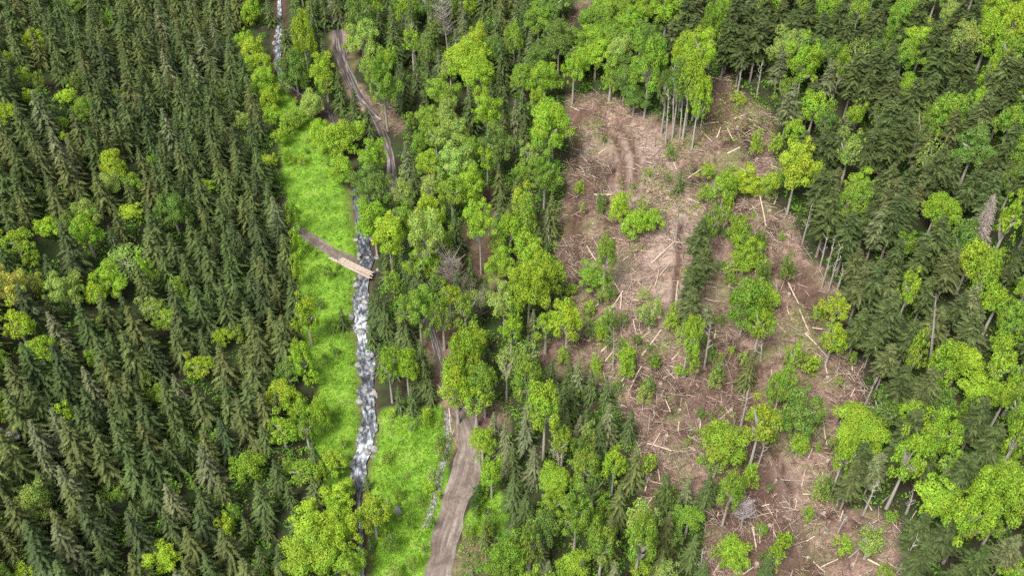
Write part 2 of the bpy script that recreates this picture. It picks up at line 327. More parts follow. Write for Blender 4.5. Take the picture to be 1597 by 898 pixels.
# ------------------------------------------------------------------ tree prototypes
def rnd(a, b): return random.uniform(a, b)
def spray(mb_V, mb_T, p0, az, L, rise, droop, wid, ntw, tone, twl=0.42, hang=0.25):
    """one conifer branch: a narrow axis blade and side twigs, all four-sided faces"""
    ca, sa = math.cos(az), math.sin(az); out = np.array([ca, sa, 0]); side = np.array([-sa, ca, 0]); up = np.array([0, 0, 1.])
    def P(t): return p0 + out*(L*t) + up*(L*(rise*t - droop*t*t))
    a, b_, c = P(0.05), P(0.55), P(1.0)
    w = wid*L
    mb_V += [a-side*w*.3, a+side*w*.3, b_+side*w, b_-side*w]; mb_T.append(tone*1.15)
    mb_V += [b_-side*w, b_+side*w, c+side*w*.2, c-side*w*.2]; mb_T.append(tone*rnd(1.1, 1.45))
    for k in range(ntw):
        t = 0.18 + 0.78*(k+rnd(0, .6))/ntw
        p = P(t); tl = L*twl*(1.08-t)*rnd(.7, 1.2)+0.12
        for sg_ in (-1, 1):
            d = out*rnd(.45, .85) + side*sg_*rnd(.6, .95); d /= np.linalg.norm(d)
            q = p + d*tl - up*tl*hang*rnd(.3, 1.8); ww = tl*rnd(.12, .20)+0.02; nn = np.cross(d, up); nn /= np.linalg.norm(nn)+1e-9
            mid = (p+q)/2 + up*tl*.06
            mb_V += [p-nn*.03, mid-nn*ww, q, mid+nn*ww]; mb_T.append(tone*rnd(.66, 1.14))
def conifer(kind, seed, lo=1.0):
    random.seed(seed); V = []; Tn = []
    if kind == 'spruce':
        H = 12.5; R = rnd(2.7, 3.0); base = 0.8; z = base
        while z < H-0.25:
            f = (z-base)/(H-base); r = R*(1-f)**0.92*(0.92+.16*math.sin(z*2.3+seed)) + 0.10
            nb = int(6+4.2*(1-f))
            a0 = rnd(0, 6.28)
            for k in range(nb):
                if random.random() < 0.10: continue
                L = r*rnd(.70, 1.22); az = a0+6.283*k/nb+rnd(-.3, .3)
                spray(V, Tn, np.array([0, 0, z+rnd(-.2, .2)]), az, L, rnd(.0, .18)+(0.5 if f > .9 else 0), rnd(.34, .58), .075, (8 if f < .85 else 4) if lo == 1 else 5, rnd(.72, 1.25), .30, .45)
            z += (0.40+0.36*(1-f))*lo
    else:                                          # fir: bare lower trunk, long rounded irregular crown
        H = 24.0; R = rnd(2.9, 3.3); base = rnd(7.0, 9.0); z = base; ph = rnd(0, 6)
        while z < H-0.1:
            f = (z-base)/(H-base); r = R*(0.62+0.5*math.sin(math.pi*min(1, f*1.25+.12)))*(1-max(0, (f-.72)/.28)**1.8*0.80)*(.88+.2*math.sin(z*1.7+ph))
            nb = int(9+2*rnd(0, 1)); a0 = rnd(0, 6.28)
            for k in range(nb):
                if random.random() < 0.22: continue
                az = a0+6.283*k/nb+rnd(-.3, .3); L = r*rnd(.62, 1.12)*(1+.16*math.sin(2*az+ph+z*.3))
                spray(V, Tn, np.array([0, 0, z+rnd(-.25, .25)]), az, L, rnd(.12, .35)+.35*max(0, f-.6), rnd(.25, .5), .045, 9, rnd(.62, 1.35), .36, .16)
            z += 0.50
    V = np.array(V); tn = np.array(Tn)
    g = rng.uniform(.93, 1.1, len(tn)); T3 = np.stack([tn*g, tn, tn*rng.uniform(.85, 1.1, len(tn))], -1)
    crown = poly_mesh(kind+'_crown', V, quads_idx(len(Tn)), M_NEEDLE, T3)
    tv, tq = tube([(0,0,-1), (0,0,1), (0,0,H*.5), (0,0,H*.985)], [.34, .27, .19, .03], 7)
    m = MB(); m.add(tv, tq)
    if kind == 'fir':                              # dead stubs on the bare stem
        for k in range(16):
            zz = rnd(3, base+2); az = rnd(0, 6.28); L = rnd(.5, 1.5); e = np.array([math.cos(az)*L, math.sin(az)*L, zz-.1*L])
            a_, b_ = tube([(0, 0, zz), e], [.04, .015], 3); m.add(a_, b_)
    return dict(crown=crown, trunk=m.mesh(kind+'_trunk', M_SBARK, True), H=H, R=R, V=V, T3=T3, tv=tv, tq=np.array(tq))
SPRLO = [conifer('spruce', 150+k, 1.35) for k in range(5)]
SPR = [conifer('spruce', 100+k) for k in range(7)]
FIR = [conifer('fir', 200+k) for k in range(6)]

def leaf_cloud(lobes, dens, size, seed, up_bias=0.35):
    r = np.random.default_rng(seed); Vs = []; Ts = []
    for (c, rad, tone) in lobes:
        n = max(10, int(dens*rad*rad)); d = r.normal(size=(n*2, 3)); d /= np.linalg.norm(d, axis=1)[:,None]
        d = d[d[:,2] > -0.45][:n]; n = len(d)
        lump = 1 + .16*np.sin(d[:,0]*7+c[0]*3)*np.sin(d[:,1]*7+c[1]*3)
        p = c + d*(rad*lump*r.uniform(.72, 1.06, n))[:,None]*np.array([1, 1, .85])
        nn = d + r.normal(size=(n, 3))*.45 + np.array([0, 0, up_bias]); nn /= np.linalg.norm(nn, axis=1)[:,None]
        a = np.cross(nn, r.normal(size=(n, 3))); a /= np.linalg.norm(a, axis=1)[:,None]; b_ = np.cross(nn, a)
        s = size*r.uniform(.6, 1.3, n)[:,None]; e = s*r.uniform(.45, .75, n)[:,None]
        Vs.append(np.stack([p-a*s, p-b_*e+nn*e*.25, p+a*s, p+b_*e+nn*e*.25], 1).reshape(-1, 3))
        t = tone*r.uniform(.80, 1.2, n); hu = r.uniform(.88, 1.14); Ts.append(np.stack([t*hu*r.uniform(.9, 1.1, n), t, t*r.uniform(.8, 1.1, n)], -1))
    return np.vstack(Vs), np.vstack(Ts)
def broad(R, seed, form='round'):
    """crown centred at the origin, radius R; trunk from z=0 to z=1 (crown centre) in its own unit space"""
    random.seed(seed); lobes = []; ga = 2.39996; n = int(16+R*8)
    for k in range(n):
        zz = 1-1.62*(k+.5)/n; rr = math.sqrt(max(0, 1-zz*zz)); az = ga*k+rnd(-.4, .4)
        q = rnd(.60, .95)
        c = np.array([math.cos(az)*rr, math.sin(az)*rr, zz])*R*q*(1+.20*math.sin(az*2+seed)*rr+.12*math.sin(az*3+seed*2+zz*2))
        if form == 'loose': c *= rnd(.6, 1.15)
        lobes.append((c, R*random.choice((.14,.18,.22,.26,.30,.36))*(0.85 if form == 'loose' else 1), rnd(.88, 1.14)))
    for k in range(int(n*.15)):
        d = np.array([rnd(-1,1), rnd(-1,1), rnd(-.8,1)]); lobes.append((d*R*.4, R*rnd(.2, .32), rnd(.9, 1.1)))
    V, T3 = leaf_cloud(lobes, (360 if R < 4 else 250) if form != 'sparse' else 120, .082+.013*R, seed)
    crown = poly_mesh('beech_crown', V, quads_idx(len(T3)), M_LEAF, T3)
    m = MB(); tv, tq = tube([(0,0,-.06), (.0,0,.3), (.03,.02,.7), (0,0,1.15)], [.30, .22, .16, .05], 6); m.add(tv, tq)
    for k in range(9):
        az = k*2.4+rnd(-.3, .3); L = R*rnd(.45, .8); z0 = rnd(.6, .95)
        tv, tq = tube([(0,0,z0), (math.cos(az)*L*.5, math.sin(az)*L*.5, z0+.12), (math.cos(az)*L, math.sin(az)*L, z0+rnd(.15, .4))], [.10, .06, .02], 4); m.add(tv, tq)
    return dict(crown=crown, trunk=m.mesh('beech_trunk', M_BARK, True), R=R, V=V, T3=T3)
BRO = {1.4: [broad(1.4, 300+k, f) for k, f in enumerate(['round', 'loose', 'loose'])], 2.3: [broad(2.3, 320+k, f) for k, f in enumerate(['round', 'loose', 'round', 'loose'])],
       3.3: [broad(3.3, 340+k, f) for k, f in enumerate(['round', 'loose', 'round', 'loose'])], 4.6: [broad(4.6, 360+k, f) for k, f in enumerate(['round', 'loose'])]}
SPARSE = [broad(2.3, 400+k, 'sparse') for k in range(3)]
def snag(seed, H=16, twigs=60, spread=1.0, conif=False, thick=.2):
    random.seed(seed); m = MB(); tv, tq = tube([(0,0,-.5), (.05,0,H*.3), (.1,.1,H*.7), (.05,.15,H)], [thick, thick*.8, thick*.5, .04], 6); m.add(tv, tq)
    tr = m.mesh('snag_trunk', M_BARK, True); m = MB()
    for k in range(twigs):
        f = rnd(.35, .99); z = H*f; az = rnd(0, 6.28); L = spread*(1.15-f)*rnd(2.2, 3.6) if conif else spread*rnd(.8, 2.4)
        d = np.array([math.cos(az), math.sin(az), -.25 if conif else .75]); p1 = np.array([0,0,z]); p2 = p1+d*L*.55; p3 = p1+d*L+np.array([rnd(-.3,.3), rnd(-.3,.3), -.2 if conif else .4])
        tv, tq = tube([p1, p2, p3], [.055, .035, .012], 3); m.add(tv, tq, rnd(.8, 1.2))
        for j in range(5 if conif else 4):
            t = rnd(.3, 1); q = p1+(p3-p1)*t; e = q+np.array([rnd(-1,1), rnd(-1,1), rnd(-.4,.4) if conif else rnd(0,1)])*L*.28
            tv, tq = tube([q, e], [.03, .01], 3); m.add(tv, tq, rnd(.8, 1.2))
    return dict(trunk=tr, crown=m.mesh('snag_branches', M_TWIG), H=H)

# ------------------------------------------------------------------ tree tables (pixels of the photograph turned into ground points)
TONE = {'y': ((.335,.48,.045), 'yellow-green'), 'g': ((.22,.36,.050), 'bright green'), 'm': ((.155,.255,.055), 'mid green'), 'p': ((.30,.42,.10), 'pale green'),
        'o': ((.45,.48,.10), 'yellow'), 'd': ((.07,.15,.03), 'dark green'), 'l': ((.275,.44,.045), 'lime green'), 'w': ((.62,.55,.55), 'whitish')}
B = []   # u, v, w, h, tone, clear(optional)
def BB(s):
    for ln in s.split(';'):
        q = ln.split()
        if q: B.append((float(q[0]), float(q[1]), float(q[2]), float(q[3]), q[4], float(q[5]) if len(q) > 5 else None))
# left slope
BB("170 30 20 34 g;50 62 24 28 y;65 78 20 26 y;10 90 18 24 l;40 120 24 30 l;62 127 18 26 g;105 150 28 28 y;118 128 28 38 m;45 150 26 26 y;130 172 26 34 g;12 180 34 36 y;95 193 17 20 y;100 214 15 18 y;183 146 14 14 y;"
   "378 190 26 34 p;175 258 32 46 y;165 287 40 34 p;205 285 28 30 g;320 290 26 22 l;280 198 14 14 l;115 5 34 26 m;340 148 20 24 m;25 378 40 46 l;50 400 26 32 l;10 446 46 62 o;60 442 26 36 o;28 508 42 60 y;62 548 40 42 l;3 562 24 34 g;"
   "75 355 32 32 y;108 355 32 42 m;135 335 36 46 p;135 368 40 60 l;205 330 32 28 y;270 333 48 60 m;196 408 54 54 p;168 442 60 54 l;100 452 50 56 p;146 458 34 44 y;228 425 26 50 l;236 482 40 42 p;258 498 40 40 l;280 450 26 40 g;302 474 20 42 g;"
   "385 447 24 22 g;345 526 30 28 y;368 521 26 26 g;310 573 38 42 y;230 590 14 22 g;155 505 26 22 g;145 560 20 30 l;3 640 26 44 g;100 649 28 36 y;246 612 34 32 l;335 680 20 14 g;388 726 42 44 l;185 771 22 24 g;55 787 46 52 p;"
   "362 800 26 40 g;353 818 34 40 y;250 872 52 40 y;4 892 22 24 g;38 892 28 24 y;270 762 24 24 g;300 758 14 12 g;235 250 14 16 l;60 300 20 22 m")
# forest edge strip and valley
BB("380 62 26 30 l;392 82 32 38 y;405 102 34 40 l;412 130 34 44 l;420 155 32 42 y;428 182 32 44 l;438 212 30 40 l;420 250 30 30 y;447 245 26 34 l;432 275 24 34 m;458 338 22 46 g;464 378 20 40 l;466 420 20 44 l;478 495 40 80 y;470 562 32 60 l;450 582 40 40 m;486 590 24 34 l;"
   "473 62 28 80 y;500 112 38 52 y;508 130 32 50 l;460 115 42 60 m;486 166 44 50 p;455 190 42 42 g;497 205 30 42 l;530 218 62 60 l;560 200 26 30 l;531 265 38 40 l;580 245 42 52 l;572 287 50 50 m;550 68 28 38 l;567 62 40 50 p;575 108 24 60 p;597 130 46 82 g;560 28 44 60 m;"
   "435 612 38 38 y;455 628 40 52 l;470 646 30 42 l;500 646 30 46 l;440 672 44 52 l;476 668 26 60 g;466 736 46 44 g;500 735 30 36 l;520 722 38 42 l;528 775 50 48 y;490 812 62 62 y;484 862 78 78 l;532 832 56 74 y;545 880 50 60 l;582 800 44 52 y;540 765 30 34 g")
BB("745 68 50 54 y;728 92 56 56 y;745 118 50 52 l;702 108 30 40 p;690 145 44 50 g;672 140 26 32 m;670 186 38 38 g;772 78 26 42 m;760 175 38 62 l;697 180 28 50 p;706 208 50 50 p;680 216 32 38 g;668 256 32 42 l;712 255 50 62 p;732 286 54 54 l;672 292 30 34 p;626 300 36 52 p;775 230 50 60 m;"
   "582 345 50 62 l;606 368 50 62 y;636 345 42 52 g;625 312 30 30 y;665 372 52 96 p;664 412 50 52 l;725 302 44 34 g;748 345 42 62 l 9;612 440 26 42 g;653 484 50 74 g;690 496 26 52 g;780 415 42 52 l;750 470 24 24 y;786 470 50 62 p;797 516 36 50 l;726 556 48 80 l;712 596 40 54 l;742 530 34 34 l;790 562 32 42 p 8;"
   "605 572 32 62 l;633 570 32 52 l;712 608 44 62 y;742 622 44 54 l;755 598 34 60 g;728 590 36 50 l;752 686 36 38 l;766 736 32 46 l;792 872 52 62 g;735 235 30 36 g;655 225 24 30 g;640 190 22 30 g;700 270 24 34 l;760 250 28 46 l")
# bank above the clearing and the top
BB("840 30 42 42 g;858 8 52 42 m;872 65 60 62 m;840 92 40 40 m;848 125 42 52 l;930 30 42 42 g;960 14 50 42 g;985 32 42 42 l;1010 8 42 42 l;925 60 42 38 l;955 56 42 38 g;1000 56 38 42 g;1015 72 46 70 m;900 75 38 42 g;930 86 46 42 l;966 80 38 42 p;1040 20 42 44 l;895 112 26 50 l;915 98 30 34 l;"
   "953 122 22 60 l;975 122 38 38 m;966 102 42 40 m;1013 108 44 90 g 5;990 152 42 30 m;1115 40 38 70 g;1128 20 30 50 l;1000 -5 40 34 g;940 5 30 34 l;1072 78 44 58 y 11;1095 85 44 62 y 11;1078 125 34 80 l 8;1090 160 30 80 l 5;1040 140 28 60 m 6;858 195 56 74 l 7;826 240 30 40 p;815 268 28 38 g;850 272 46 60 g;"
   "1102 268 26 30 l;1165 284 52 42 y;1180 226 20 36 l;1152 154 18 18 y;1060 130 26 60 m 9;905 105 24 30 g")
# upper right slope
BB("1255 98 52 74 l;1230 80 44 62 p;1225 142 34 50 g;1312 105 28 62 l;1290 172 26 42 g;1340 20 32 42 g;1412 20 44 50 g;1385 56 26 42 g;1432 42 36 38 y;1441 66 46 50 y;1455 98 38 36 l;1488 24 40 36 p;1556 20 42 52 y;1585 42 40 72 y;1548 110 30 78 l;1267 30 22 14 l;1420 140 44 40 l;1392 176 20 20 l;"
   "1326 236 42 68 p;1245 262 52 80 y;1240 205 28 36 l;1345 292 50 50 l;1276 280 32 30 l;1518 235 60 60 m;1585 235 34 50 g;1210 226 22 40 l;1205 282 32 36 l;1340 312 36 42 l;1475 330 50 44 l;1575 342 32 92 l;1416 380 36 42 g;1419 452 36 66 l;1541 424 38 60 l;1556 472 46 60 l;1580 502 42 62 g;1568 540 40 50 l;"
   "1304 482 46 52 y;1300 530 36 60 y;1430 552 28 62 l;1500 562 52 52 y;1565 572 48 60 l;1530 606 60 46 y;1590 680 36 80 l;1470 620 36 40 m;1508 640 26 40 g")
# clearing
BB("965 325 26 40 y;990 350 36 38 l;1018 345 26 36 l;945 400 28 60 g 4;925 432 46 42 g;820 342 36 60 g;825 450 50 76 y;856 430 42 60 l;885 502 36 62 y;852 508 40 50 l;805 500 24 60 l;920 480 22 24 l;1110 352 26 70 g;1075 530 30 66 l 4;1082 566 24 40 l;1052 490 18 32 l;1130 295 34 50 l;1133 332 22 50 l;"
   "1155 366 32 70 l;1163 398 42 50 l;1165 476 52 76 g;1190 466 40 46 l;1187 508 34 60 l 4;978 555 28 40 l;1023 565 18 20 l;850 642 44 88 l;905 700 26 40 m;912 725 46 50 g;866 750 48 42 l;860 786 42 50 l;900 800 58 78 g;850 822 44 50 m;942 790 26 32 g;925 762 32 42 m;940 850 46 62 g;826 852 34 60 g;895 880 46 36 l;"
   "1000 845 46 80 g;1075 806 38 38 g;1055 836 32 32 m;1000 886 32 32 l;918 682 26 40 p;1125 692 58 62 l 4;1118 725 30 36 p;1140 768 36 60 g 4;1145 860 44 44 l;1187 662 44 74 y 6;1218 606 32 62 g 3;1250 645 60 66 m 3;1248 690 32 42 l;1172 728 16 16 l")
# lower right
BB("1345 672 80 52 l;1318 712 36 90 l 4;1418 716 52 92 l;1464 680 58 72 l;1482 722 32 50 l;1424 640 44 42 l;1380 642 50 56 m;1590 600 30 50 l;1565 730 62 52 g;1560 772 64 80 l;1470 776 72 62 l;1512 806 62 92 l;1360 845 42 50 p;1316 850 32 32 l;1380 890 22 22 g;1390 806 22 22 g;1582 888 44 34 l;1550 820 40 40 g")
C = []   # conifers: kind, u, v apex, w, tone
def CC(kind, s):
    for ln in s.split(';'):
        q = ln.split()
        if q: C.append((kind, float(q[0]), float(q[1]), float(q[2]), q[3] if len(q) > 3 else 'a'))
CC('spruce', "486 27 34;455 -12 34;480 -20 34;500 -15 30;520 -30 34;607 12 50;640 -5 46;672 -8 40;626 95 38;648 85 28;721 14 28 c;782 58 36;778 100 32;731 128 44;695 206 24;633 218 38 c;525 104 34;548 130 34;570 160 36;786 170 36 b;765 190 30;811 72 32;815 135 32;818 178 32 b;805 -10 36;820 10 34;"
   "708 325 42;625 388 32;640 395 40;652 412 36;733 402 32;757 428 26;740 455 30;760 540 36;580 440 36;597 470 36;634 505 38;587 455 34;608 530 36;590 535 30;654 533 38;660 560 36;625 488 34;600 392 32;612 398 30;640 600 30;575 500 28;645 560 30;670 590 28;620 600 28;"
   "428 608 36;405 660 38;485 690 36;445 750 34;455 795 36;410 806 32;430 850 40;425 715 42;470 850 30;400 850 36;880 598 42;820 640 42 c;905 645 32 c;950 625 48 c;986 634 38;868 405 42 c;832 480 26 c;788 655 40 c;800 735 42;820 762 42;840 832 50 c;968 752 52 b;910 868 32;1045 795 52 b;1035 855 38 b;"
   "1045 735 50;1075 742 36 c;1062 770 32;1110 735 38;1205 860 32;855 325 32 c;1063 262 22;1175 545 40 b;945 26 22;800 690 36;800 800 36;530 475 24;570 738 20;790 700 30 c;440 30 30;415 -10 30;890 555 30;905 555 34 c;770 640 30 c;870 595 30;995 690 50 b;575 835 20;1085 830 40;1100 870 36;895 590 36;925 575 32;915 632 36;938 655 38;948 590 30;960 700 34;930 700 32;885 640 36;860 560 34;780 880 30;755 820 22 b")
CC('fir', "1052 28 46;1075 -8 46;1085 22 46;1150 -5 50;1175 -10 46;1190 20 46;1165 40 40;1140 30 40;1240 15 42;1290 20 44;1320 -5 42;1222 80 32 c;1240 130 42 c;1300 95 34 c;1375 8 48;1345 78 46;1372 72 46;1398 68 46;1400 110 46;1470 28 44;1480 58 46;1516 60 40;1490 120 38;1506 126 32;1460 114 42;1546 140 46 b;1495 170 38 b;"
   "1450 205 38 b;1476 228 50;1400 150 56;1422 172 50;1368 200 44;1395 195 44;1300 205 42;1260 203 46;1300 265 42;1405 275 42 b;1440 280 34 b;1580 75 50 b;1581 250 28 b;1560 262 46;1530 -5 44;1510 -10 40;1270 -10 40;1225 -5 40;1200 -15 40;1445 -10 40;1305 290 58;1285 262 44;1335 330 50;1380 320 44 c;1410 300 52;1476 336 60;"
   "1495 385 50 b;1356 408 50 b;1396 418 44 b;1400 455 58;1530 440 38 c;1507 455 42;1470 478 46 b;1532 480 60 b;1395 535 40 b;1460 572 50 b;1350 480 44;1375 500 40;1352 690 60;1340 722 46 b;1376 705 44 c;1455 700 42;1436 638 50;1542 620 60;1500 662 42;1562 660 60;1520 705 50;1446 800 52;1490 810 68;1450 845 50;1502 736 32 c;"
   "1526 770 34 b;1590 835 46 c;1585 120 44;1590 190 44;1445 380 44;1455 430 40;1430 500 44;1590 400 30;1098 340 44;1088 400 42 a;1082 450 42;1105 380 36;1082 425 36;1105 475 26 c;1330 20 40;1360 110 40;1435 120 44;1500 880 50;1540 850 50;1165 250 0;1425 260 40;1380 265 40")
C = [c for c in C if c[3] > 0]
CT = {'spruce': {'a': ((.080,.122,.036), 'dark green'), 'b': ((.108,.138,.042), 'olive'), 'c': ((.140,.170,.078), 'grey-green'), 'e': ((.058,.090,.032), 'blackish green')},
      'fir': {'a': ((.082,.116,.038), 'dark green'), 'b': ((.110,.134,.050), 'olive'), 'c': ((.150,.18,.085), 'grey-green')}}
records = []    # every top-level thing that still needs its label: root, kind, tone word, u, v
placed = []     # x, y, radius
def jit(c, k=.12):
    f = rnd(1-k, 1+k); return tuple(min(1, max(0, q*f*rnd(.95, 1.05))) for q in c)
def add_tree(name, cat, proto, x, y, z, rootscale, rotz, color, tonew, u, v, crown_tf=None, trunk_scale=None, lean=(0, 0), cname='crown'):
    r = bpy.data.objects.new(name, None); COL.objects.link(r); r.empty_display_size = .5
    r.location = (x, y, z); r.rotation_euler = (lean[0], lean[1], rotz); r.scale = rootscale
    t = link('trunk', proto['trunk'], r); c = link(cname, proto['crown'], r, color=color)
    if trunk_scale: t.scale = trunk_scale
    if crown_tf: c.location = crown_tf[0]; c.scale = crown_tf[1]
    records.append((r, name, cat, tonew, u, v)); return r
bro_list = []
def add_broad(u, v, w, h, tone, clear=None):
    incl = float(in_poly(CLEARING, u, v)) > 10; w = w*(1.22 if incl else 1.16); h = h*(1.2 if incl else 1.15)
    if 400 < u < 530 and 150 < v < 300: w *= .8; h *= .75
    k = 8.0
    for _ in range(4):
        Rm = w/2/k; e = .5; hh = h/2/k
        elev = 45 + (v-449)/1650*57; ce, se = math.cos(R_(elev)), math.sin(R_(elev))
        Rz = math.sqrt(max(hh*hh-(Rm*se)**2, (0.62*Rm*ce)**2))/ce; Rz = min(Rz, 3.4*Rm, 8)
        cl = clear if clear is not None else (.30*Rz if incl else .12*Rz if (u < 560 or w < 30) else .55*Rz+1.6)
        zc = Rz*.95+cl; x, y, z, k = hit(u, v, zc)
    key = min(BRO, key=lambda q: abs(q-Rm)); pr = random.choice(SPARSE if tone == 'p' and random.random() < .2 else BRO[key])
    s = Rm/pr['R']
    col, word = TONE[tone]
    name = 'shrub' if zc+Rz < 3.6 else 'beech_tree'; placed.append((x, y, Rm*.72))
    if name == 'beech_tree': bro_list.append((x, y, z, zc, Rm, Rz, pr, jit(col), word, u, v, w*h*(.02 if v-h/2 > 892 or u+w/2 < 5 or u-w/2 > 1592 or v+h/2 < 5 else 1))); return
    add_tree(name, 'shrub' if name == 'shrub' else 'tree', pr, x, y, z, (1,1,1), rnd(0, 6.28), jit(col), word, u, v,
             ((0,0,zc), (s*1.0, s*1.0, Rz/pr['R'])), (max(.35, s), max(.35, s), zc), cname='foliage')
spr_list = []   # x, y, z, scale xy, scale z, rot, tone, u, v, ppm, proto index
def conif_at(kind, u, v, w, tone, Hm=None):
    k = 8.0; w = min(w, 54)
    for _ in range(4):
        width = w/k; H = Hm or min(25, max(4.5, width*(1.9 if u < 480 else 2.4) if kind == 'spruce' else width*2.85))
        x, y, z, k = hit(u, v, H)
    return x, y, z, w/k/2, H, k
def add_fir(u, v, w, tone):
    x, y, z, Rm, H, k = conif_at('fir', u, v, w, tone)
    pi = random.randrange(len(FIR)); pr = FIR[pi]; s = Rm*.96/pr['R']
    add_tree('fir_tree', 'tree', pr, x, y, z, (s, s, H/pr['H']), rnd(0, 6.28), jit(CT['fir'][tone][0]), CT['fir'][tone][1], u, v)
    placed.append((x, y, Rm*.72))
def note_spruce(u, v, w, tone, Hm=None):
    x, y, z, Rm, H, k = conif_at('spruce', u, v, w, tone, Hm)
    spr_list.append((x, y, z, Rm*1.08, H, rnd(0, 6.28), tone, u, v, k)); placed.append((x, y, Rm*.72))
random.seed(5)
for b_ in B: add_broad(*b_)
for c in C:
    if c[0] == 'fir': add_fir(c[1], c[2], c[3], c[4])
    else: note_spruce(c[1], c[2], c[3], c[4])
print('hand placed', len(B), len(C))
# fill: forest polygons, tried at ground points
LEFT = [(-110,-110),(400,-110),(372,30),(378,70),(394,120),(408,200),(420,250),(440,310),(452,400),(458,480),(456,540),(430,590),(440,650),(480,700),(485,730),(455,780),(445,830),(442,1010),(-110,1010)]
OPEN = [CLEARING]+MEADOWS+[[(510,20),(545,20),(570,120),(625,165),(625,300),(598,300),(600,220),(540,140),(515,90)],[(420,30),(450,30),(450,140),(420,140)],[(885,46),(900,36),(925,26),(948,-12),(900,-12)],
        [(690,640),(745,650),(740,740),(705,898),(655,898),(690,760)],[(665,505),(692,510),(700,600),(680,590)],[(745,300),(770,300),(765,430),(740,430)]]
def open_dist(u, v): return max(float(in_poly(P_, u, v)) for P_ in OPEN)
px = [p[0] for p in placed]; py = [p[1] for p in placed]; pr_ = [p[2] for p in placed]
def free(x, y, rad):
    ax = np.array(px)-x; ay = np.array(py)-y; return not ((ax*ax+ay*ay) < (np.array(pr_)+rad)**2).any()
cand = [];  g = 1.9
for i in range(-80, 92):
    for j in range(0, 152):
        cand.append((i*g+rnd(-.9, .9)+(j % 2)*g/2, 60+j*g*.9+rnd(-.8, .8)))
cx = np.array([c[0] for c in cand]); cyy = np.array([c[1] for c in cand]); cz = T(cx, cyy)
cu, cv, cd = project(cx, cyy, cz+10.5); cbu, cbv, _ = project(cx, cyy, cz); cmu, cmv, _ = project(cx, cyy, cz+5)
BL = [(b_[0], b_[1], b_[2], b_[3]) for b_ in B if b_[2] > 19] + [(1538, 350, 44, 120)]*2; ndx = in_poly(LEFT, cu, cv); nfill = [0, 0, 0]
for i in np.argsort(cd):
    x, y, u, v = cx[i], cyy[i], cu[i], cv[i]
    if not (-70 < u < 1670 and -75 < v < 965): continue
    if ndx[i] > 0:
        if float(in_poly(MEADOWS[0], cbu[i], cbv[i])) > -4: continue
        if any(abs(bu-u-.3*(cbu[i]-u)) < .36*bw and v-.12*bh < bv < cmv[i] for bu, bv, bw, bh in BL) and random.random() < .95: continue
        rr_ = 1.5+.3*min(1, max(0, (cd[i]-130)/130))
        if not free(x, y, rr_): continue
        H = (rnd(8.6, 12.2) if random.random() < .82 else rnd(6.5, 8.8)); Rm = H*rnd(.26, .32)
        t = random.choices('abce', (50, 27, 8, 15))[0]
        if vnoise(x, y, 22, 77) > .2 and random.random() < .5: t = 'b'
        spr_list.append((x, y, cz[i], Rm, H, rnd(0, 6.28), t, u, v, F/cd[i])); nfill[0] += 1
        px.append(x); py.append(y); pr_.append(rr_)
    else:
        if any(abs(bu-u-.3*(cbu[i]-u)) < .40*bw and v-.30*bh < bv < cmv[i]+.1*bh for bu, bv, bw, bh in BL) and random.random() < .95: continue
        if max(open_dist(u, v), open_dist(cbu[i], cbv[i]), open_dist(cmu[i], cmv[i])) > -9: continue
        if abs(x-chan(y)) < 4 or not free(x, y, 1.75): continue
        q = random.random()
        wpx = rnd(3.6, 5.4)*F/cd[i]
        if v > 960 and u < 470: continue
        if q < (.40 if u > 1180 else .58 if u < 850 else .6):
            if u > 1000: add_fir(u, v, wpx, random.choices('abc', (60, 30, 10))[0])
            else: note_spruce(u, v, wpx, random.choices('abc', (60, 25, 15))[0])
            nfill[1] += 1
        else:
            add_broad(u, v+14, wpx*.9, wpx*1.3, random.choices('ylgmp', (10, 30, 26, 26, 8))[0]); nfill[2] += 1
        px.append(x); py.append(y); pr_.append(1.7)
print('filled', nfill, 'spruces', len(spr_list))
def build_broads():
    bro_list.sort(key=lambda q: -q[-1]); Vs, Ts = [], []
    for n_, (x, y, z, zc, Rm, Rz, pr, col, word, u, v, _) in enumerate(bro_list):
        s = Rm/pr['R']
        if n_ < 300: add_tree('beech_tree', 'tree', pr, x, y, z, (1,1,1), rnd(0, 6.28), col, word, u, v, ((0,0,zc), (s, s, Rz/pr['R'])), (max(.35, s), max(.35, s), zc))
        else:
            Vs.append(pr['V']*np.array([s, s, Rz/pr['R']])+np.array([x, y, z+zc])); Ts.append(pr['T3']*np.array(col))
    if Vs:
        me = poly_mesh('broadleaf_thicket', np.vstack(Vs), quads_idx(sum(len(t) for t in Ts)), M_LEAF, np.vstack(Ts))
        o = link('broadleaf_thicket', me, color=(1,1,1)); tag(o, 'small leafy green crowns filling gaps between the larger forest trees', 'thicket', kind='stuff')
    print('broads', len(bro_list))
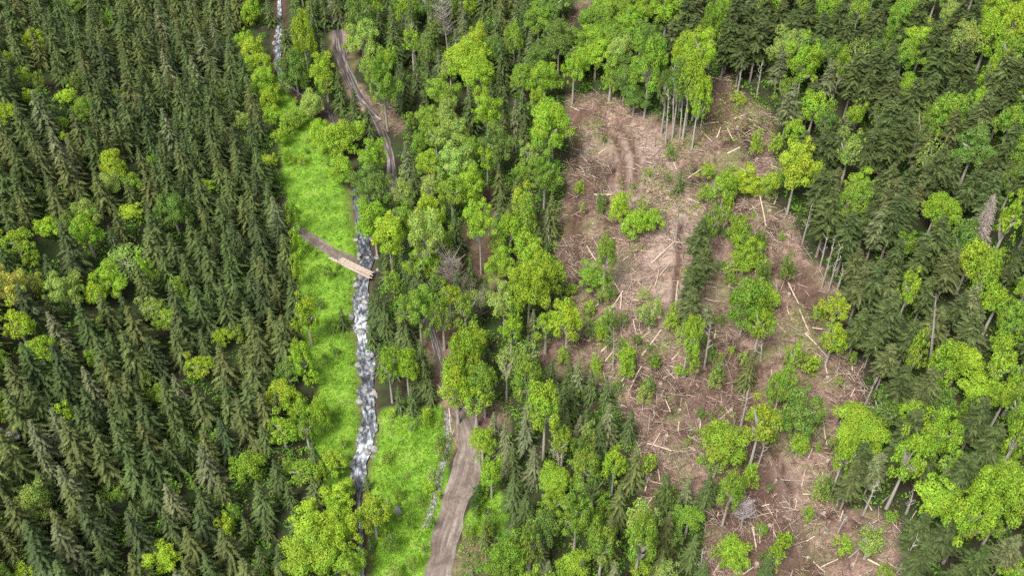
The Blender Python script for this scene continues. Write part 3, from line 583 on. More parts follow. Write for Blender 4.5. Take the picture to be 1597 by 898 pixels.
# spruces: the 300 that show largest are trees, the rest one far stand
def vis(s):
    inside = (-15 < s[7] < W0+10) and (-25 < s[8] < H0-8)
    return (0 if inside else 1, -s[9]*s[4])
spr_list.sort(key=vis)
for s in spr_list[:300]:
    x, y, z, Rm, H, rot, t, u, v, k = s
    pr = random.choice(SPR); col, word = CT['spruce'][t]; q = Rm/pr['R']
    add_tree('spruce_tree', 'tree', pr, x, y, z, (q, q, H/pr['H']), rot, jit(col, .14), word, u, v, lean=(rnd(-.02,.02), rnd(-.02,.02)))
Vs, Ts, TV, TQ, off = [], [], [], [], 0
for s in spr_list[300:]:
    x, y, z, Rm, H, rot, t, u, v, k = s
    pr = random.choice(SPRLO); q = Rm/pr['R']; ca, sa = math.cos(rot), math.sin(rot)
    for src, dst in ((pr['V'], Vs), (pr['tv'], TV)):
        w = src*np.array([q, q, H/pr['H']]); dst.append(np.stack([w[:,0]*ca-w[:,1]*sa+x, w[:,0]*sa+w[:,1]*ca+y, w[:,2]+z], -1))
    TQ.append(pr['tq']+off); off += len(pr['tv'])
    col = np.array(jit(CT['spruce'][t][0], .14))/np.array(CT['spruce']['a'][0]); Ts.append(pr['T3']*col)
if Vs:
    Vc, Tc = np.vstack(Vs), np.vstack(Ts); TVa, TQa = np.vstack(TV), np.vstack(TQ); nq = len(Tc)
    me = poly_mesh('spruce_forest', np.vstack([Vc, TVa]), np.vstack([quads_idx(nq), TQa+len(Vc)]), [M_NEEDLE, M_SBARK], np.vstack([Tc, np.ones((len(TQa), 3))]), np.r_[np.zeros(nq), np.ones(len(TQa))])
    o = link('spruce_forest', me, color=CT['spruce']['a'][0]); tag(o, 'dense distant spruce forest covering the far part of the slope', 'forest', kind='stuff')

ROADF = [(np.interp(t, range(len(ROAD)), [q[0] for q in ROAD]), np.interp(t, range(len(ROAD)), [q[1] for q in ROAD])) for t in np.linspace(0, len(ROAD)-1, 120)]
def scatter_poly(P_, n, seed, margin=0, wob=14):
    """ground points inside a pixel polygon, spread evenly over the ground"""
    r = np.random.default_rng(seed); pu = [p[0] for p in P_]; pv = [p[1] for p in P_]
    corners = [hit(u, min(v, 960))[:2] for u, v in P_]; xs_ = [c[0] for c in corners]; ys_ = [c[1] for c in corners]
    x = r.uniform(min(xs_), max(xs_), n*8); y = r.uniform(min(ys_), max(ys_), n*8); z = T(x, y); u, v, d = project(x, y, z)
    k = in_poly(P_, u+wob*vnoise(x, y, 4, 3), v) > -margin; return x[k][:n], y[k][:n], z[k][:n], u[k][:n], v[k][:n]
# ------------------------------------------------------------------ special trees
def add_snag(name, word, u, v, u2, v2, seed, twigs, spread, col, conif=False, thick=.2, label=None):
    """base pixel (u, v), top pixel (u2, v2)"""
    x, y, z, k = hit(u, v); H = 4.0
    while H < 32:
        a_, b2, _ = project(x, y, z+H)
        if b2 <= v2: break
        H += .25
    dx = (u2-a_)/k; pr = snag(seed, H, twigs, spread, conif, thick)
    r = add_tree(name, 'tree', pr, x, y, z, (1,1,1), 0, col, word, u2, v2, lean=(0, math.atan2(dx, H)), cname='branches')
    if label: r['label'] = label
GREY = (.36,.32,.29)
add_snag('dead_tree', 'bare grey', 648, 100, 641, 42, 501, 40, .8, GREY, label='bare grey snag with a tuft of twigs beside the far dirt track')
add_snag('dead_tree', 'bare grey', 670, 120, 663, 52, 502, 10, .4, GREY, label='branchless pale snag standing right of the tufted snag')
add_snag('dead_tree', 'bare grey', 699, 85, 688, 2, 503, 110, 1.4, GREY, label='wide leafless grey tree near the top of the photo above the lime crowns')
add_snag('dead_tree', 'bare grey', 712, 475, 703, 405, 504, 120, 1.5, (.30,.25,.23), label='leafless grey-brown tree in the dark gap right of the round green crown')
add_snag('dead_tree', 'bare grey', 872, 732, 868, 688, 505, 40, .8, (.42,.42,.30), label='small nearly bare sapling in the dark hollow below the clearing')
add_snag('dead_tree', 'brown', 1505, 437, 1553, 303, 506, 620, .82, (.36,.30,.27), True, .3, 'tall dead spruce with brown-grey needles leaning on the right slope')
add_snag('dead_tree', 'bare white', 956, 574, 957, 512, 507, 14, .5, GREY, label='bare white trunk standing in the lower middle of the clearing')
add_snag('dead_tree', 'bare white', 1343, 645, 1367, 590, 508, 10, .3, GREY, thick=.26, label='broken white trunk leaning at the right rim of the clearing')
add_snag('dead_tree', 'bare white', 1054, 370, 1058, 322, 509, 10, .4, GREY, label='white trunk below the small dark spruce in the clearing')
add_snag('dead_tree', 'bare white', 1053, 485, 1060, 440, 510, 10, .3, GREY, label='slim white trunk left of the dark fir column in the clearing')
add_snag('dead_tree', 'grey', 1156, 822, 1160, 785, 511, 130, .9, (.42,.36,.36), label='small grey leafless crown beside the skid track at the clearing bottom')
add_snag('dead_tree', 'grey', 735, 512, 738, 465, 512, 150, 1.3, (.27,.23,.20), label='twiggy grey-brown tree above the overhanging crowns on the dirt track')
add_snag('dead_tree', 'bare white', 1447, 600, 1465, 455, 513, 10, .3, GREY, thick=.3, label='thick bare trunk slanting between dark firs on the right slope')
TR = [(1038,226,1043,140),(1048,218,1053,100),(1060,216,1067,110),(1070,196,1076,120),(1281,450,1303,370),(1292,453,1311,385),(1305,453,1316,420),(1279,416,1290,370),(1251,380,1266,320),(1272,200,1287,148),(1330,203,1343,160),(1316,213,1322,190),(1352,232,1368,192),
      (1354,243,1370,203),(1375,300,1390,262),(1098,575,1108,505),(1186,562,1188,535),(1183,722,1193,690),(1346,802,1365,757),(1307,829,1320,802),(1398,893,1430,840),(1413,800,1424,770),(1305,788,1308,765),(1362,850,1362,810),(1155,665,1166,615),(862,247,860,205),(1166,105,1175,60),(1150,145,1158,95),(1180,150,1188,100),(1090,895,1096,860)]
PALE = (.5,.46,.41)
for i, (u, v, u2, v2) in enumerate(TR):
    add_snag('bare_trunk', 'pale', u, v, u2, v2, 600+i, 10, .35, PALE, thick=.19+.05*(i % 3 == 0))
add_broad(9, 684, 34, 34, 'w')
random.seed(77)
def small(P_, n_, seed, tones, wr, hr=(1.0, 1.6)):
    x, y, z, u, v = scatter_poly(P_, n_*3, seed); k = 0
    for i in range(len(x)):
        if k >= n_: break
        if abs(x[i]-chan(y[i])) < 2.5 or not (0 < u[i] < W0 and 0 < v[i] < H0) or min(math.hypot(u[i]-q[0], (v[i]-q[1])*.6) for q in ROADF) < 26 or (abs((v[i]-362)-(u[i]-470)*.6) < 12 and u[i] < 600 and 340 < v[i] < 450): continue
        w = rnd(*wr); add_broad(u[i], v[i], w, w*rnd(*hr), random.choice(tones)); k += 1
small([(1100,240),(1200,240),(1250,360),(1240,440),(1110,440),(1090,330)], 22, 201, 'lgmmp', (10, 24)); small([(880,440),(1010,440),(1020,640),(880,590)], 32, 202, 'lgmp', (10, 24))
small([(1000,480),(1330,480),(1340,660),(1300,880),(1110,880),(1010,760)], 58, 203, 'lgmmpl', (9, 28)); small([(890,160),(1080,200),(1040,340),(900,340)], 12, 204, 'lmp', (8, 18))
small(MEADOWS[0], 26, 205, 'lgmy', (9, 18)); small(MEADOWS[1], 26, 206, 'lgmyp', (9, 20)); small(MEADOWS[2], 14, 207, 'lgmdp', (10, 20))
build_broads()

# ------------------------------------------------------------------ bridge
def stick_mesh(L, r0, r1, sides=8, bend=0.0, stubs=0, mats=(None,), seed=0):
    random.seed(seed); n = 6; pts = [(L*(k/(n-1)-.5), bend*L*math.sin(math.pi*k/(n-1)), 0) for k in range(n)]; m = MB()
    V, Q = tube(pts, [r0+(r1-r0)*k/(n-1)*rnd(.92, 1.08) for k in range(n)], sides); m.add(V, Q)
    for e, ring in ((0, V[:sides]), (1, V[-sides:])):                # cut faces as quads fanned in pairs
        c = ring.mean(0); VV = np.vstack([ring, c]); q = [(k, (k+1) % sides, (k+2) % sides, sides) for k in range(0, sides, 2)]; m.add(VV, q, 1, 1)
    for k in range(stubs):
        t = rnd(.1, .9); i = int(t*(n-1)); p = np.array(pts[i]); d = np.array([rnd(-.4,.4), rnd(-1,1), rnd(.1,1)]); d /= np.linalg.norm(d)
        a_, b2 = tube([p, p+d*(r0*2+rnd(.2, .9))], [r0*.3, r0*.1], 4); m.add(a_, b2)
    return m.mesh('log', list(mats), False)
p1 = np.array(hit(519, 401)[:3]); p2 = np.array(hit(581, 437)[:3]); mid = (p1+p2)/2; L = np.linalg.norm((p2-p1)[:2]); az = math.atan2(p2[1]-p1[1], p2[0]-p1[0])
br = bpy.data.objects.new('log_bridge', None); COL.objects.link(br); br.location = (mid[0], mid[1], max(p1[2], p2[2])+.15); br.rotation_euler = (0, 0, az)
tag(br, 'bridge of pale stripped logs laid across the stream by the ford', 'bridge')
for k in range(6):
    lg = link('log', stick_mesh(L*rnd(.72, .88) if k > 1 else L*1.05, .17, .14, 8, rnd(-.004, .004), 0, (M_BRIDGE, M_CUT), 700+k), br); lg.location = (L*.08*(k > 1)+rnd(-.2,.2), (k-2.5)*.31, rnd(-.02, .05)); lg.rotation_euler = (0, 0, rnd(-.012, .012))
for sx in (-.12, .44):
    cr = link('cross_beam', stick_mesh(2.4, .16, .15, 8, 0, 0, (M_LOGD, M_CUT), 720), br); cr.location = (L*sx, 0, -.32); cr.rotation_euler = (0, 0, math.pi/2)

# ------------------------------------------------------------------ fallen logs
LOGS = []
def LL(ox, oy, sc, s):
    for ln in s.split(';'):
        q = [float(t) for t in ln.split()]
        if q: LOGS.append((ox+q[0]/sc, oy+q[1]/sc, ox+q[2]/sc, oy+q[3]/sc))
LL(800, 300, 2.9925, "270 115 325 82;345 255 390 325;365 375 395 335;645 335 755 232;585 425 690 352;660 448 680 365;680 400 735 330;465 412 500 468;528 485 555 415;450 560 512 465;500 550 505 470;560 503 645 512;605 512 622 578;590 500 650 435;560 600 575 675;585 690 640 650;640 645 725 620;410 750 465 695;"
   "505 890 578 770;560 890 600 815;700 870 762 835;720 812 790 825;740 785 778 745;420 835 435 890;590 612 590 655;692 552 683 590;1145 0 1180 165;1140 210 1160 300;1160 300 1148 420;300 600 350 575;250 700 310 660;600 770 690 650;915 770 935 800;945 650 940 690;525 28 542 5;380 20 460 22;215 300 235 268;"
   "510 320 540 300;820 40 870 60;1040 380 1060 330;480 740 560 745;300 450 380 400;340 585 430 500;770 420 758 545;560 540 575 600;430 790 470 740")
LL(800, 0, 2.9925, "740 745 765 800;880 615 930 665;945 670 968 697;890 585 960 575;950 650 968 600;815 835 880 790;350 400 400 440;1000 720 1060 690;875 600 892 495;1120 800 1135 780;690 560 712 575;400 720 440 690;270 500 310 520;1030 560 1080 540;840 700 900 710;1000 600 1030 660")
LL(1200, 300, 2.9924, "85 430 135 530;140 550 190 665;80 612 165 665;165 665 220 720;225 730 270 780;200 632 250 640;30 420 45 560;380 640 470 550;382 665 430 690;375 718 440 710;370 845 400 885;490 895 508 865;435 655 448 615;10 830 15 880;45 740 55 775;265 890 320 850;80 535 90 575;380 770 385 840;405 860 440 800;255 790 270 850;20 60 42 0")
LL(800, 600, 3.0125, "630 280 745 315;650 400 705 330;625 470 640 405;680 395 690 455;615 590 655 530;590 590 620 545;545 30 560 0;480 60 520 5;820 290 860 310;870 315 905 345;780 175 775 220;1165 570 1205 560;1130 665 1140 765;1145 660 1150 740;1155 665 1160 745;1165 655 1165 720;1122 670 1145 765;1100 780 1108 870;935 895 985 820;"
   "1080 890 1130 855;965 600 960 620;900 650 940 630;1000 405 1030 415;880 170 878 210;715 70 740 130;810 80 830 160;620 500 640 400;600 620 612 560;690 230 650 300")
LL(1200, 600, 3.01, "425 20 520 190;255 200 270 285;150 480 168 395;198 530 250 415;255 440 310 395;120 585 128 540;170 742 210 718;240 858 320 820;370 815 480 710;20 690 45 740;155 515 230 520;460 820 590 895;280 775 310 770;630 680 690 590;15 525 35 510;205 830 260 880;0 350 10 380;265 360 300 340;380 60 400 20;465 560 480 590;50 450 100 455;"
   "250 170 258 200;180 350 200 300;100 895 110 870;520 560 590 500;330 640 345 590")
LL(400, 0, 2.9925, "95 165 185 172;100 190 118 150;100 235 118 200;555 540 580 560")
LL(400, 600, 3.0125, "885 320 930 210;880 340 905 240;780 675 815 610;860 20 890 45;905 110 912 220;850 0 890 40")
records_log = []
for i, (u1, v1, u2, v2) in enumerate(LOGS):
    a_, b2 = hit(u1, v1), hit(u2, v2); A = np.array(a_[:3]); Bp = np.array(b2[:3]); L = np.linalg.norm(Bp-A)
    if L > 26: continue
    r = rnd(.09, .165) if L > 2.5 else rnd(.08, .13)
    ts = np.linspace(.05, .95, 7); line = A[None]*(1-ts[:,None])+Bp[None]*ts[:,None]; lift = max(0, float((T(line[:,0], line[:,1])-line[:,2]).max())) ; lift = min(lift, .5)+r*.8
    d = Bp-A; o = link('fallen_log', stick_mesh(L, r, r*rnd(.6, .9), 8, rnd(-.02, .02), 3 if L > 3 else 1, (M_LOG if i % 4 else M_LOGD, M_CUT), 800+i))
    mid = (A+Bp)/2; o.location = (mid[0], mid[1], mid[2]+lift); o.rotation_euler = (0, -math.atan2(d[2], math.hypot(d[0], d[1])), math.atan2(d[1], d[0]))
    records.append((o, 'fallen_log', 'log', ('long' if L > 7 else 'medium' if L > 3.5 else 'short')+(' pale' if i % 4 else ' weathered'), (u1+u2)/2, (v1+v2)/2))
# stumps
def stump_mesh(seed):
    random.seed(seed); m = MB(); r = rnd(.2, .32); h = rnd(.25, .5); ns = 10
    V, Q = tube([(0,0,-.3), (0,0,.05), (0,0,h)], [r*1.45, r*1.1, r], ns); m.add(V, Q)
    ring = V[-ns:]; VV = np.vstack([ring, ring.mean(0)]); m.add(VV, [(k, (k+1) % ns, (k+2) % ns, ns) for k in range(0, ns, 2)], 1, 1)
    for k in range(4):
        az = k*1.6+rnd(-.3,.3); a_, b2 = tube([(math.cos(az)*r*.7, math.sin(az)*r*.7, .15), (math.cos(az)*r*2.2, math.sin(az)*r*2.2, -.12)], [.12, .05], 5); m.add(a_, b2)
    return m.mesh('stump', [M_LOGD, M_CUT], False)
STM = [stump_mesh(900+k) for k in range(4)]
random.seed(31); k = 0
for (u, v) in [(950,195),(1005,215),(1035,245),(900,300),(925,350),(1010,300),(1040,310),(990,400),(1035,430),(960,460),(1000,520),(935,500),(1030,600),(1060,640),(1090,655),(1040,680),(1140,640),(1120,590),(1150,690),(1210,750),(1285,800),(1240,780),(1290,720),(1260,700),
               (1230,560),(1290,590),(1310,620),(1230,460),(1260,520),(1200,330),(1150,200),(1120,240),(1180,250),(1200,820),(1180,880),(1260,870),(1330,880),(1320,640),(1080,700)]:
    x, y, z, kk = hit(u, v); o = link('tree_stump', random.choice(STM)); o.location = (x, y, z); o.rotation_euler = (0, 0, rnd(0, 6)); records.append((o, 'tree_stump', 'stump', 'sawn', u, v))
# boulders
def rock_mesh(seed):
    r = np.random.default_rng(seed); n1, n2 = 10, 7; V = []
    ph = r.uniform(0, 6, 6)
    for j in range(n2+1):
        th = math.pi*j/n2
        for i in range(n1):
            a_ = 2*math.pi*i/n1; d = np.array([math.sin(th)*math.cos(a_), math.sin(th)*math.sin(a_), math.cos(th)])
            k = 1+.22*math.sin(d[0]*3+ph[0])*math.cos(d[1]*3+ph[1])+.12*math.sin(d[2]*6+ph[2]+d[0]*4)
            V.append(d*k*np.array([1, .8, .62]))
    Q = [(j*n1+i, (j+1)*n1+i, (j+1)*n1+(i+1) % n1, j*n1+(i+1) % n1) for j in range(n2) for i in range(n1)]
    return poly_mesh('boulder', np.array(V), np.array(Q), M_ROCK, smooth=False)
RK = [rock_mesh(k) for k in range(6)]
sv = np.array(STREAM, float)
for i in range(130):
    v = rnd(315, 745) if i < 108 else rnd(45, 125); u = float(np.interp(-v, -sv[:,1], sv[:,0])); w = float(np.interp(-v, -sv[:,1], sv[:,2]))
    sg_ = random.choice((-1, 1)); u2 = u+sg_*w*rnd(.35, .62) if random.random() < .6 else u+w*rnd(-.4, .4)
    x, y, z, kk = hit(u2, v); s = rnd(.22, .5) if random.random() < .7 else rnd(.5, .85); o = link('boulder', random.choice(RK)); o.location = (x, y, z+.25*s+(.3 if abs(u2-u) < .4*w else .1)); o.scale = (s, s*rnd(.8, 1.2), s); o.rotation_euler = (0, 0, rnd(0, 6))
    records.append((o, 'boulder', 'boulder', 'grey', u2, v))
for (u, v, s) in [(620,797,.85),(604,782,.5),(650,780,.3),(700,660,.3),(684,740,.5),(682,752,.4),(679,775,.45),(676,790,.4),(673,802,.4),(690,722,.4),(694,700,.35),(668,815,.4),(1288,830,.4),(1284,801,.3),(1078,670,.35),(935,609,.5),(920,700,.25),(1062,345,.25)]:
    x, y, z, kk = hit(u, v); o = link('boulder', random.choice(RK)); o.location = (x, y, z+.2*s); o.scale = (s, s, s); o.rotation_euler = (0, 0, rnd(0, 6)); records.append((o, 'boulder', 'boulder', 'pale grey', u, v))

# ------------------------------------------------------------------ stuff: slash, meadow leaves, undergrowth, gravel
def sticks(name, x, y, z, r, lmin, lmax, tones, label, cat, thick=(.02, .06)):
    n = len(x); az = 5.5*vnoise(x, y, 5, 93)+r.normal(0, .75, n)+(r.random(n) < .3)*1.5; L = r.uniform(lmin, lmax, n)**1.0; L = lmin+(lmax-lmin)*r.random(n)**2.6; t = r.uniform(*thick, n)*(0.7+.3*L/lmax*2); til = r.normal(0, .10, n)
    d = np.stack([np.cos(az)*np.cos(til), np.sin(az)*np.cos(til), np.sin(til)], -1); s = np.stack([-np.sin(az), np.cos(az), np.zeros(n)], -1); c = np.stack([x, y, z+.10+np.abs(til)*L*.3], -1)
    rings = []
    for e in (-.5, .5):
        p = c+d*(L*e)[:,None]
        rings += [p-s*t[:,None], p+s*t[:,None], p+np.array([0,0,1])*(t*1.5)[:,None]]
    V = np.stack(rings, 1).reshape(-1, 3); b0 = np.arange(n)[:,None]*6
    Q = np.concatenate([b0+np.array([[0,2,5,3]]), b0+np.array([[2,1,4,5]]), b0+np.array([[1,0,3,4]])], 1).reshape(-1, 4)
    ti = r.integers(0, len(tones), n); tc = np.array(tones)[ti]*r.uniform(.7, 1.2, n)[:,None]
    me = poly_mesh(name, V, Q, M_TWIG, np.repeat(tc, 3, 0)); o = link(name, me, color=(1,1,1)); tag(o, label, cat, kind='stuff'); return o
r = np.random.default_rng(3)
x, y, z, u, v = scatter_poly(CLEARING, 46000, 4, 4)
dens = vnoise(x, y, 7, 91)+.5; keep = r.random(len(x)) < .12+1.5*np.clip(dens, 0, 1)**2.2+.35*(vnoise(x, y, 2.5, 92) > .22); x, y, z = x[keep], y[keep], z[keep]
sticks('branches', x, y, z, r, .3, 3.6, [(.50,.38,.31),(.33,.24,.19),(.20,.14,.11),(.62,.51,.43),(.26,.20,.16),(.11,.075,.06)], 'broken branches and bark scattered over the logged clearing', 'branches', (.012, .04))
x, y, z, u, v = scatter_poly(DIRT2[1], 250, 5); x2, y2, z2, _, _ = scatter_poly([(560,150),(625,165),(625,215),(575,205)], 200, 6)
sticks('twigs', np.r_[x, x2], np.r_[y, y2], np.r_[z, z2], r, .3, 2, [(.35,.27,.22),(.2,.15,.12)], 'thin twigs littering the slipped soil beside the track', 'twigs')
def leaf_patches(name, x, y, z, r, nleaf, rad, hgt, size, col, label, cat, mat, tones=(.7, 1.25), drop=.0):
    n = len(x); k = nleaf; cx_ = np.repeat(x, k); cy_ = np.repeat(y, k); cz_ = np.repeat(z, k); rr = np.repeat(r.uniform(.5, 1.2, n)*rad, k)
    a_ = r.uniform(0, 6.283, n*k); q = np.sqrt(r.random(n*k))*rr; hh = np.repeat(r.uniform(.4, 1.2, n)*hgt, k)*np.sqrt(np.clip(1-(q/rr)**2, 0, 1))
    p = np.stack([cx_+np.cos(a_)*q, cy_+np.sin(a_)*q, cz_+hh*r.uniform(.5, 1, n*k)+.05], -1)
    nn = np.stack([np.cos(a_)*q/rr*.7, np.sin(a_)*q/rr*.7, np.ones(n*k)], -1)+r.normal(size=(n*k, 3))*.5; nn /= np.linalg.norm(nn, axis=1)[:,None]
    A = np.cross(nn, r.normal(size=(n*k, 3))); A /= np.linalg.norm(A, axis=1)[:,None]; Bv = np.cross(nn, A); s = size*r.uniform(.6, 1.3, n*k)[:,None]
    V = np.stack([p-A*s, p-Bv*s*.7+nn*s*.15, p+A*s, p+Bv*s*.7+nn*s*.15], 1).reshape(-1, 3)
    t = np.repeat(r.uniform(tones[0], tones[1], n), k)*r.uniform(.85, 1.15, n*k); w = np.repeat(r.uniform(.8, 1.25, n), k)
    me = poly_mesh(name, V, quads_idx(n*k), mat, np.stack([t*w, t, t*.9], -1)); o = link(name, me, color=col); tag(o, label, cat, kind='stuff'); return o
X1 = [scatter_poly(P_, m, 50+i) for i, (P_, m) in enumerate(zip(MEADOWS, (1500, 1350, 200)))]
x = np.concatenate([a_[0] for a_ in X1]); y = np.concatenate([a_[1] for a_ in X1]); z = np.concatenate([a_[2] for a_ in X1])
ru, rv, _ = project(x, y, z)
rd = np.array([(q[0], q[1], q[2]) for q in ROAD]); ok = np.abs(x-chan(y)) > 2.2
ok &= np.min(np.hypot(ru[:,None]-np.interp(np.linspace(0, 30, 200), np.arange(len(rd)), rd[:,0])[None], rv[:,None]-np.interp(np.linspace(0, 30, 200), np.arange(len(rd)), rd[:,1])[None]), 1) > 27
ok &= np.abs((rv-362)-(ru-470)*.6) > 11
ok |= (ru > 455) & (ru < 545) & (rv > 440) & (rv < 720)
x, y, z = x[ok], y[ok], z[ok]
leaf_patches('meadow_plants', x, y, z, r, 12, .6, .35, .11, (.17,.33,.03), 'low bright green leafy plants covering the valley meadow', 'ground cover', M_GRASS, (.6, 1.35))
# undergrowth on the forest floor and greenery at the rim of the clearing
xx = r.uniform(-120, 150, 90000); yy = r.uniform(62, 300, 90000); zz = T(xx, yy); uu, vv, dd = project(xx, yy, zz)
k = (uu > -30) & (uu < 1630) & (vv > -30) & (vv < 930) & (vnoise(xx, yy, 9, 61) > -.18) & (np.abs(xx-chan(yy)) > 3.2)
ins = np.max(np.stack([in_poly(P_, uu, vv) for P_ in OPEN]), 0); k &= ins < -3; sel = np.nonzero(k)[0][:7500]
leaf_patches('undergrowth', xx[sel], yy[sel], zz[sel], r, 22, 1.25, 1.5, .17, (.13,.27,.032), 'mixed green undergrowth on the forest floor between the trees', 'undergrowth', M_GRASS, (.5, 1.6))
x, y, z, u, v = scatter_poly(CLEARING, 5000, 9); m = vnoise(x, y, 8, 62)+.35*vnoise(x, y, 3, 63) > .17; x, y, z = x[m][:1500], y[m][:1500], z[m][:1500]
x5, y5, z5, _, _ = scatter_poly([(725,835),(785,840),(800,900),(790,960),(705,960),(712,890)], 90, 19); x, y, z = np.r_[x, x5], np.r_[y, y5], np.r_[z, z5]
leaf_patches('brush', x, y, z, r, 14, .65, .5, .13, (.21,.27,.07), 'olive green brush sprouting between the branches of the clearing', 'brush', M_GRASS, (.6, 1.5))
# rubble beside the road
x, y, z, u, v = scatter_poly([(694,640),(706,650),(704,690),(688,760),(672,822),(660,822),(676,760),(692,700)], 420, 10, 0, 4)
Vr = []; Qr = []; rk = RK[0]; base = np.array([q.co[:] for q in rk.vertices]); fq = np.array([list(p.vertices) for p in rk.polygons])
for i in range(len(x)):
    s = rnd(.08, .26); an = rnd(0, 6); ca, sa = math.cos(an), math.sin(an); b3 = base*s; Vr.append(np.stack([b3[:,0]*ca-b3[:,1]*sa+x[i], b3[:,0]*sa+b3[:,1]*ca+y[i], b3[:,2]+z[i]+.06], -1)); Qr.append(fq+i*len(base))
o = link('rubble', poly_mesh('rubble', np.vstack(Vr), np.vstack(Qr), M_ROCK)); tag(o, 'grey stone rubble strewn along the left edge of the dirt road', 'rubble', kind='stuff')

# ------------------------------------------------------------------ labels
ZONES = [('by the far end of the stream', 400,-99,520,200), ('beside the far dirt track', 520,-99,640,230), ('on the far wooded ridge', 640,-99,830,150), ('on the bank above the clearing', 830,-99,1035,185),
 ("in the clearing's top right corner", 1035,-99,1215,240), ('on the meadow above the bridge', 400,200,600,330), ('beside the stream near the bridge', 440,330,560,560), ('right of the stream below the track', 560,330,700,460), ('beyond the bridge and track', 600,200,800,330),
 ('between stream and dirt track', 560,460,680,650), ('left of the upper clearing', 790,150,890,380), ('in the gully beside the clearing', 680,330,800,560), ('left of the mid clearing', 790,380,905,600), ('at the dirt road bend', 680,560,780,720), ('on the meadow left of the stream', 440,560,562,720),
 ('at the near end of the stream', 440,720,610,999), ('on the meadow left of the road', 562,640,700,999), ('right of the road near the bottom', 690,720,815,999), ('below left of the clearing', 770,600,940,750), ('on the near slope left of the clearing', 815,750,960,999), ('at the lower left clearing rim', 940,600,1100,999),
 ('in the upper clearing', 880,185,1060,300), ('in the right upper clearing', 1060,240,1215,400), ('in the middle left clearing', 880,300,1060,450), ('in the heart of the clearing', 880,450,1060,600), ('in the middle clearing', 1060,400,1215,560), ('at the right clearing rim', 1215,380,1345,560), ('in the lower middle clearing', 1040,560,1215,720),
 ('in the lower right clearing', 1215,560,1345,720), ('at the foot of the clearing', 1100,720,1300,999), ('right of the clearing foot', 1300,760,1430,999)]
COLS = [('outer', 1480, 1700), ('central', 1345, 1480), ('inner', 1180, 1345)]; ROWS = [('topmost', -99, 90), ('upper', 90, 190), ('upper-middle', 190, 300), ('middle', 300, 410), ('lower-middle', 410, 530), ('lower', 530, 680), ('bottom', 680, 790), ('nearest', 790, 1200)]
LC = [('outer', -200, 90), ('inner', 90, 200), ('central', 200, 310), ('stream-side', 310, 600)]; LR = [('topmost', -200, 70), ('high', 70, 160), ('upper', 160, 250), ('upper-middle', 250, 340), ('middle', 340, 430), ('lower-middle', 430, 520), ('lower', 520, 610), ('low', 610, 700), ('bottom', 700, 790), ('nearest', 790, 1300)]
STRIPZ = [('at the top of the left forest edge', -99, 140), ('halfway down the left forest edge', 140, 330), ('on the forest edge beside the bridge meadow', 330, 560), ('on the lower left forest edge', 560, 760)]
def zone(u, v):
    if float(in_poly(LEFT, u, v)) > 0 and u < 470:
        if u > 375:
            for nm, a_, b2 in STRIPZ:
                if a_ <= v < b2 and u > 400 + (v > 560)*10: return nm
        c = next((n_ for n_, a_, b2 in LC if a_ <= u < b2), 'outer'); r2 = next((n_ for n_, a_, b2 in LR if a_ <= v < b2), 'nearest')
        return f'on the {c} {r2} left slope'
    for nm, x0, y0, x1, y1 in ZONES:
        if x0 <= u < x1 and y0 <= v < y1: return nm
    c = next((n_ for n_, a_, b2 in COLS if a_ <= u < b2), 'inner'); r2 = next((n_ for n_, a_, b2 in ROWS if a_ <= v < b2), 'nearest')
    return f'on the {c} {r2} right slope'
ORD = ['', 'second', 'third', 'fourth', 'fifth', 'sixth', 'seventh', 'eighth', 'ninth', 'tenth', 'eleventh', 'twelfth', 'thirteenth', 'fourteenth', 'fifteenth', 'sixteenth', 'seventeenth', 'eighteenth', 'nineteenth', 'twentieth'] + ['twentieth']*40
NOUN = {'spruce_tree': 'spruce', 'fir_tree': 'fir', 'beech_tree': 'beech', 'shrub': 'shrub', 'fallen_log': 'log', 'tree_stump': 'stump', 'boulder': 'boulder', 'bare_trunk': 'bare trunk', 'dead_tree': 'dead tree'}
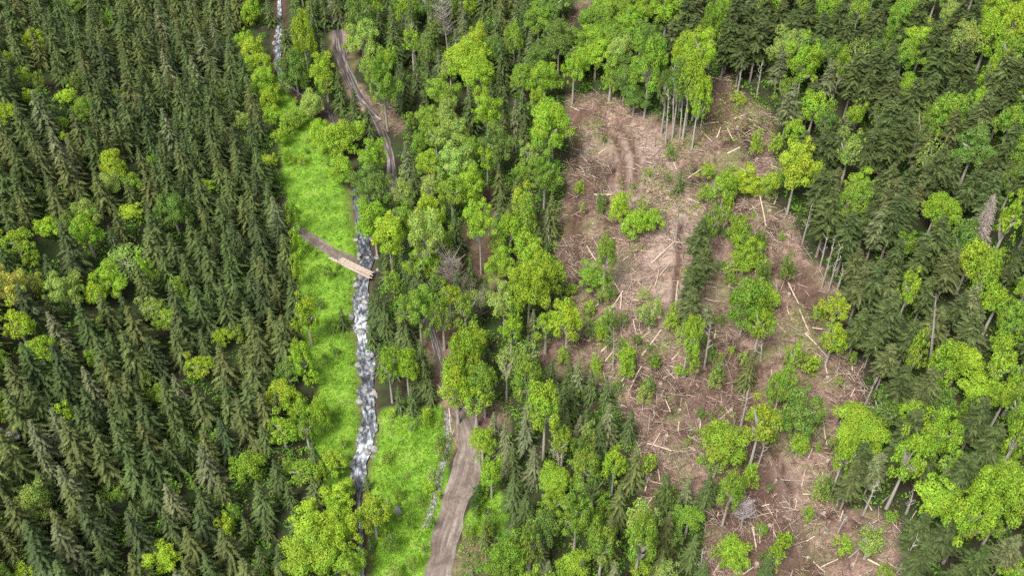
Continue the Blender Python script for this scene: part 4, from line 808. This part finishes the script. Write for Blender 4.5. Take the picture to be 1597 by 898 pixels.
PLUR = {'spruce': 'spruces', 'fir': 'firs', 'beech': 'beeches', 'shrub': 'shrubs', 'log': 'logs', 'stump': 'stumps', 'boulder': 'boulders', 'bare trunk': 'bare trunks', 'dead tree': 'dead trees'}
GRP = {'spruce_tree': 'spruces of the valley forest', 'fir_tree': 'firs of the right slope', 'beech_tree': 'leafy beeches among the conifers', 'shrub': 'shrubs', 'fallen_log': 'felled logs lying in the clearing', 'tree_stump': 'stumps in the clearing', 'boulder': 'boulders by stream and road', 'bare_trunk': 'bare pale trunks', 'dead_tree': 'dead standing trees'}
buckets = {}
for rec in records:
    o, name, cat, word, u, v = rec
    buckets.setdefault((name, word, zone(u, v)), []).append(rec)
mx = 0
for key in list(buckets):
    L_ = buckets[key]
    if len(L_) > 12:
        L_.sort(key=lambda q: q[5]); h_ = len(L_)//2; del buckets[key]
        nm = key[2].replace('on the ', 'on ').replace('in the ', 'in ').replace('at the ', 'at ')
        buckets[(key[0], key[1], 'far '+nm if 0 else nm+', far part')] = L_[:h_]; buckets[(key[0], key[1], nm+', near part')] = L_[h_:]
for (name, word, zn), L_ in buckets.items():
    L_.sort(key=lambda q: q[4]); n_ = len(L_); mx = max(mx, n_); noun = NOUN[name]
    for i, (o, _, cat, _, u, v) in enumerate(L_):
        o['category'] = cat; o['group'] = GRP[name]
        if 'label' in o: continue
        j = min(i, n_-1-i)
        if n_ == 1: lab = f'only {word} {noun} {zn}'
        elif n_ % 2 and i == n_//2: lab = f'middle of the {n_} {word} {PLUR[noun]} {zn}'
        else:
            side = 'left' if i < n_/2 else 'right'
            lab = f'{side}most of the {word} {PLUR[noun]} {zn}' if j == 0 else f'{ORD[j]} from {side} of the {word} {PLUR[noun]} {zn}'
        o['label'] = lab
from collections import Counter
print('DUP', [k for k, c in Counter(r_[0]['label'] for r_ in records).items() if c > 1][:20], [k for k, c in Counter(r_[0]['label'] for r_ in records).items() if len(k.replace('-', ' ').split()) > 16])
print('largest label bucket', mx, 'things', len(records))
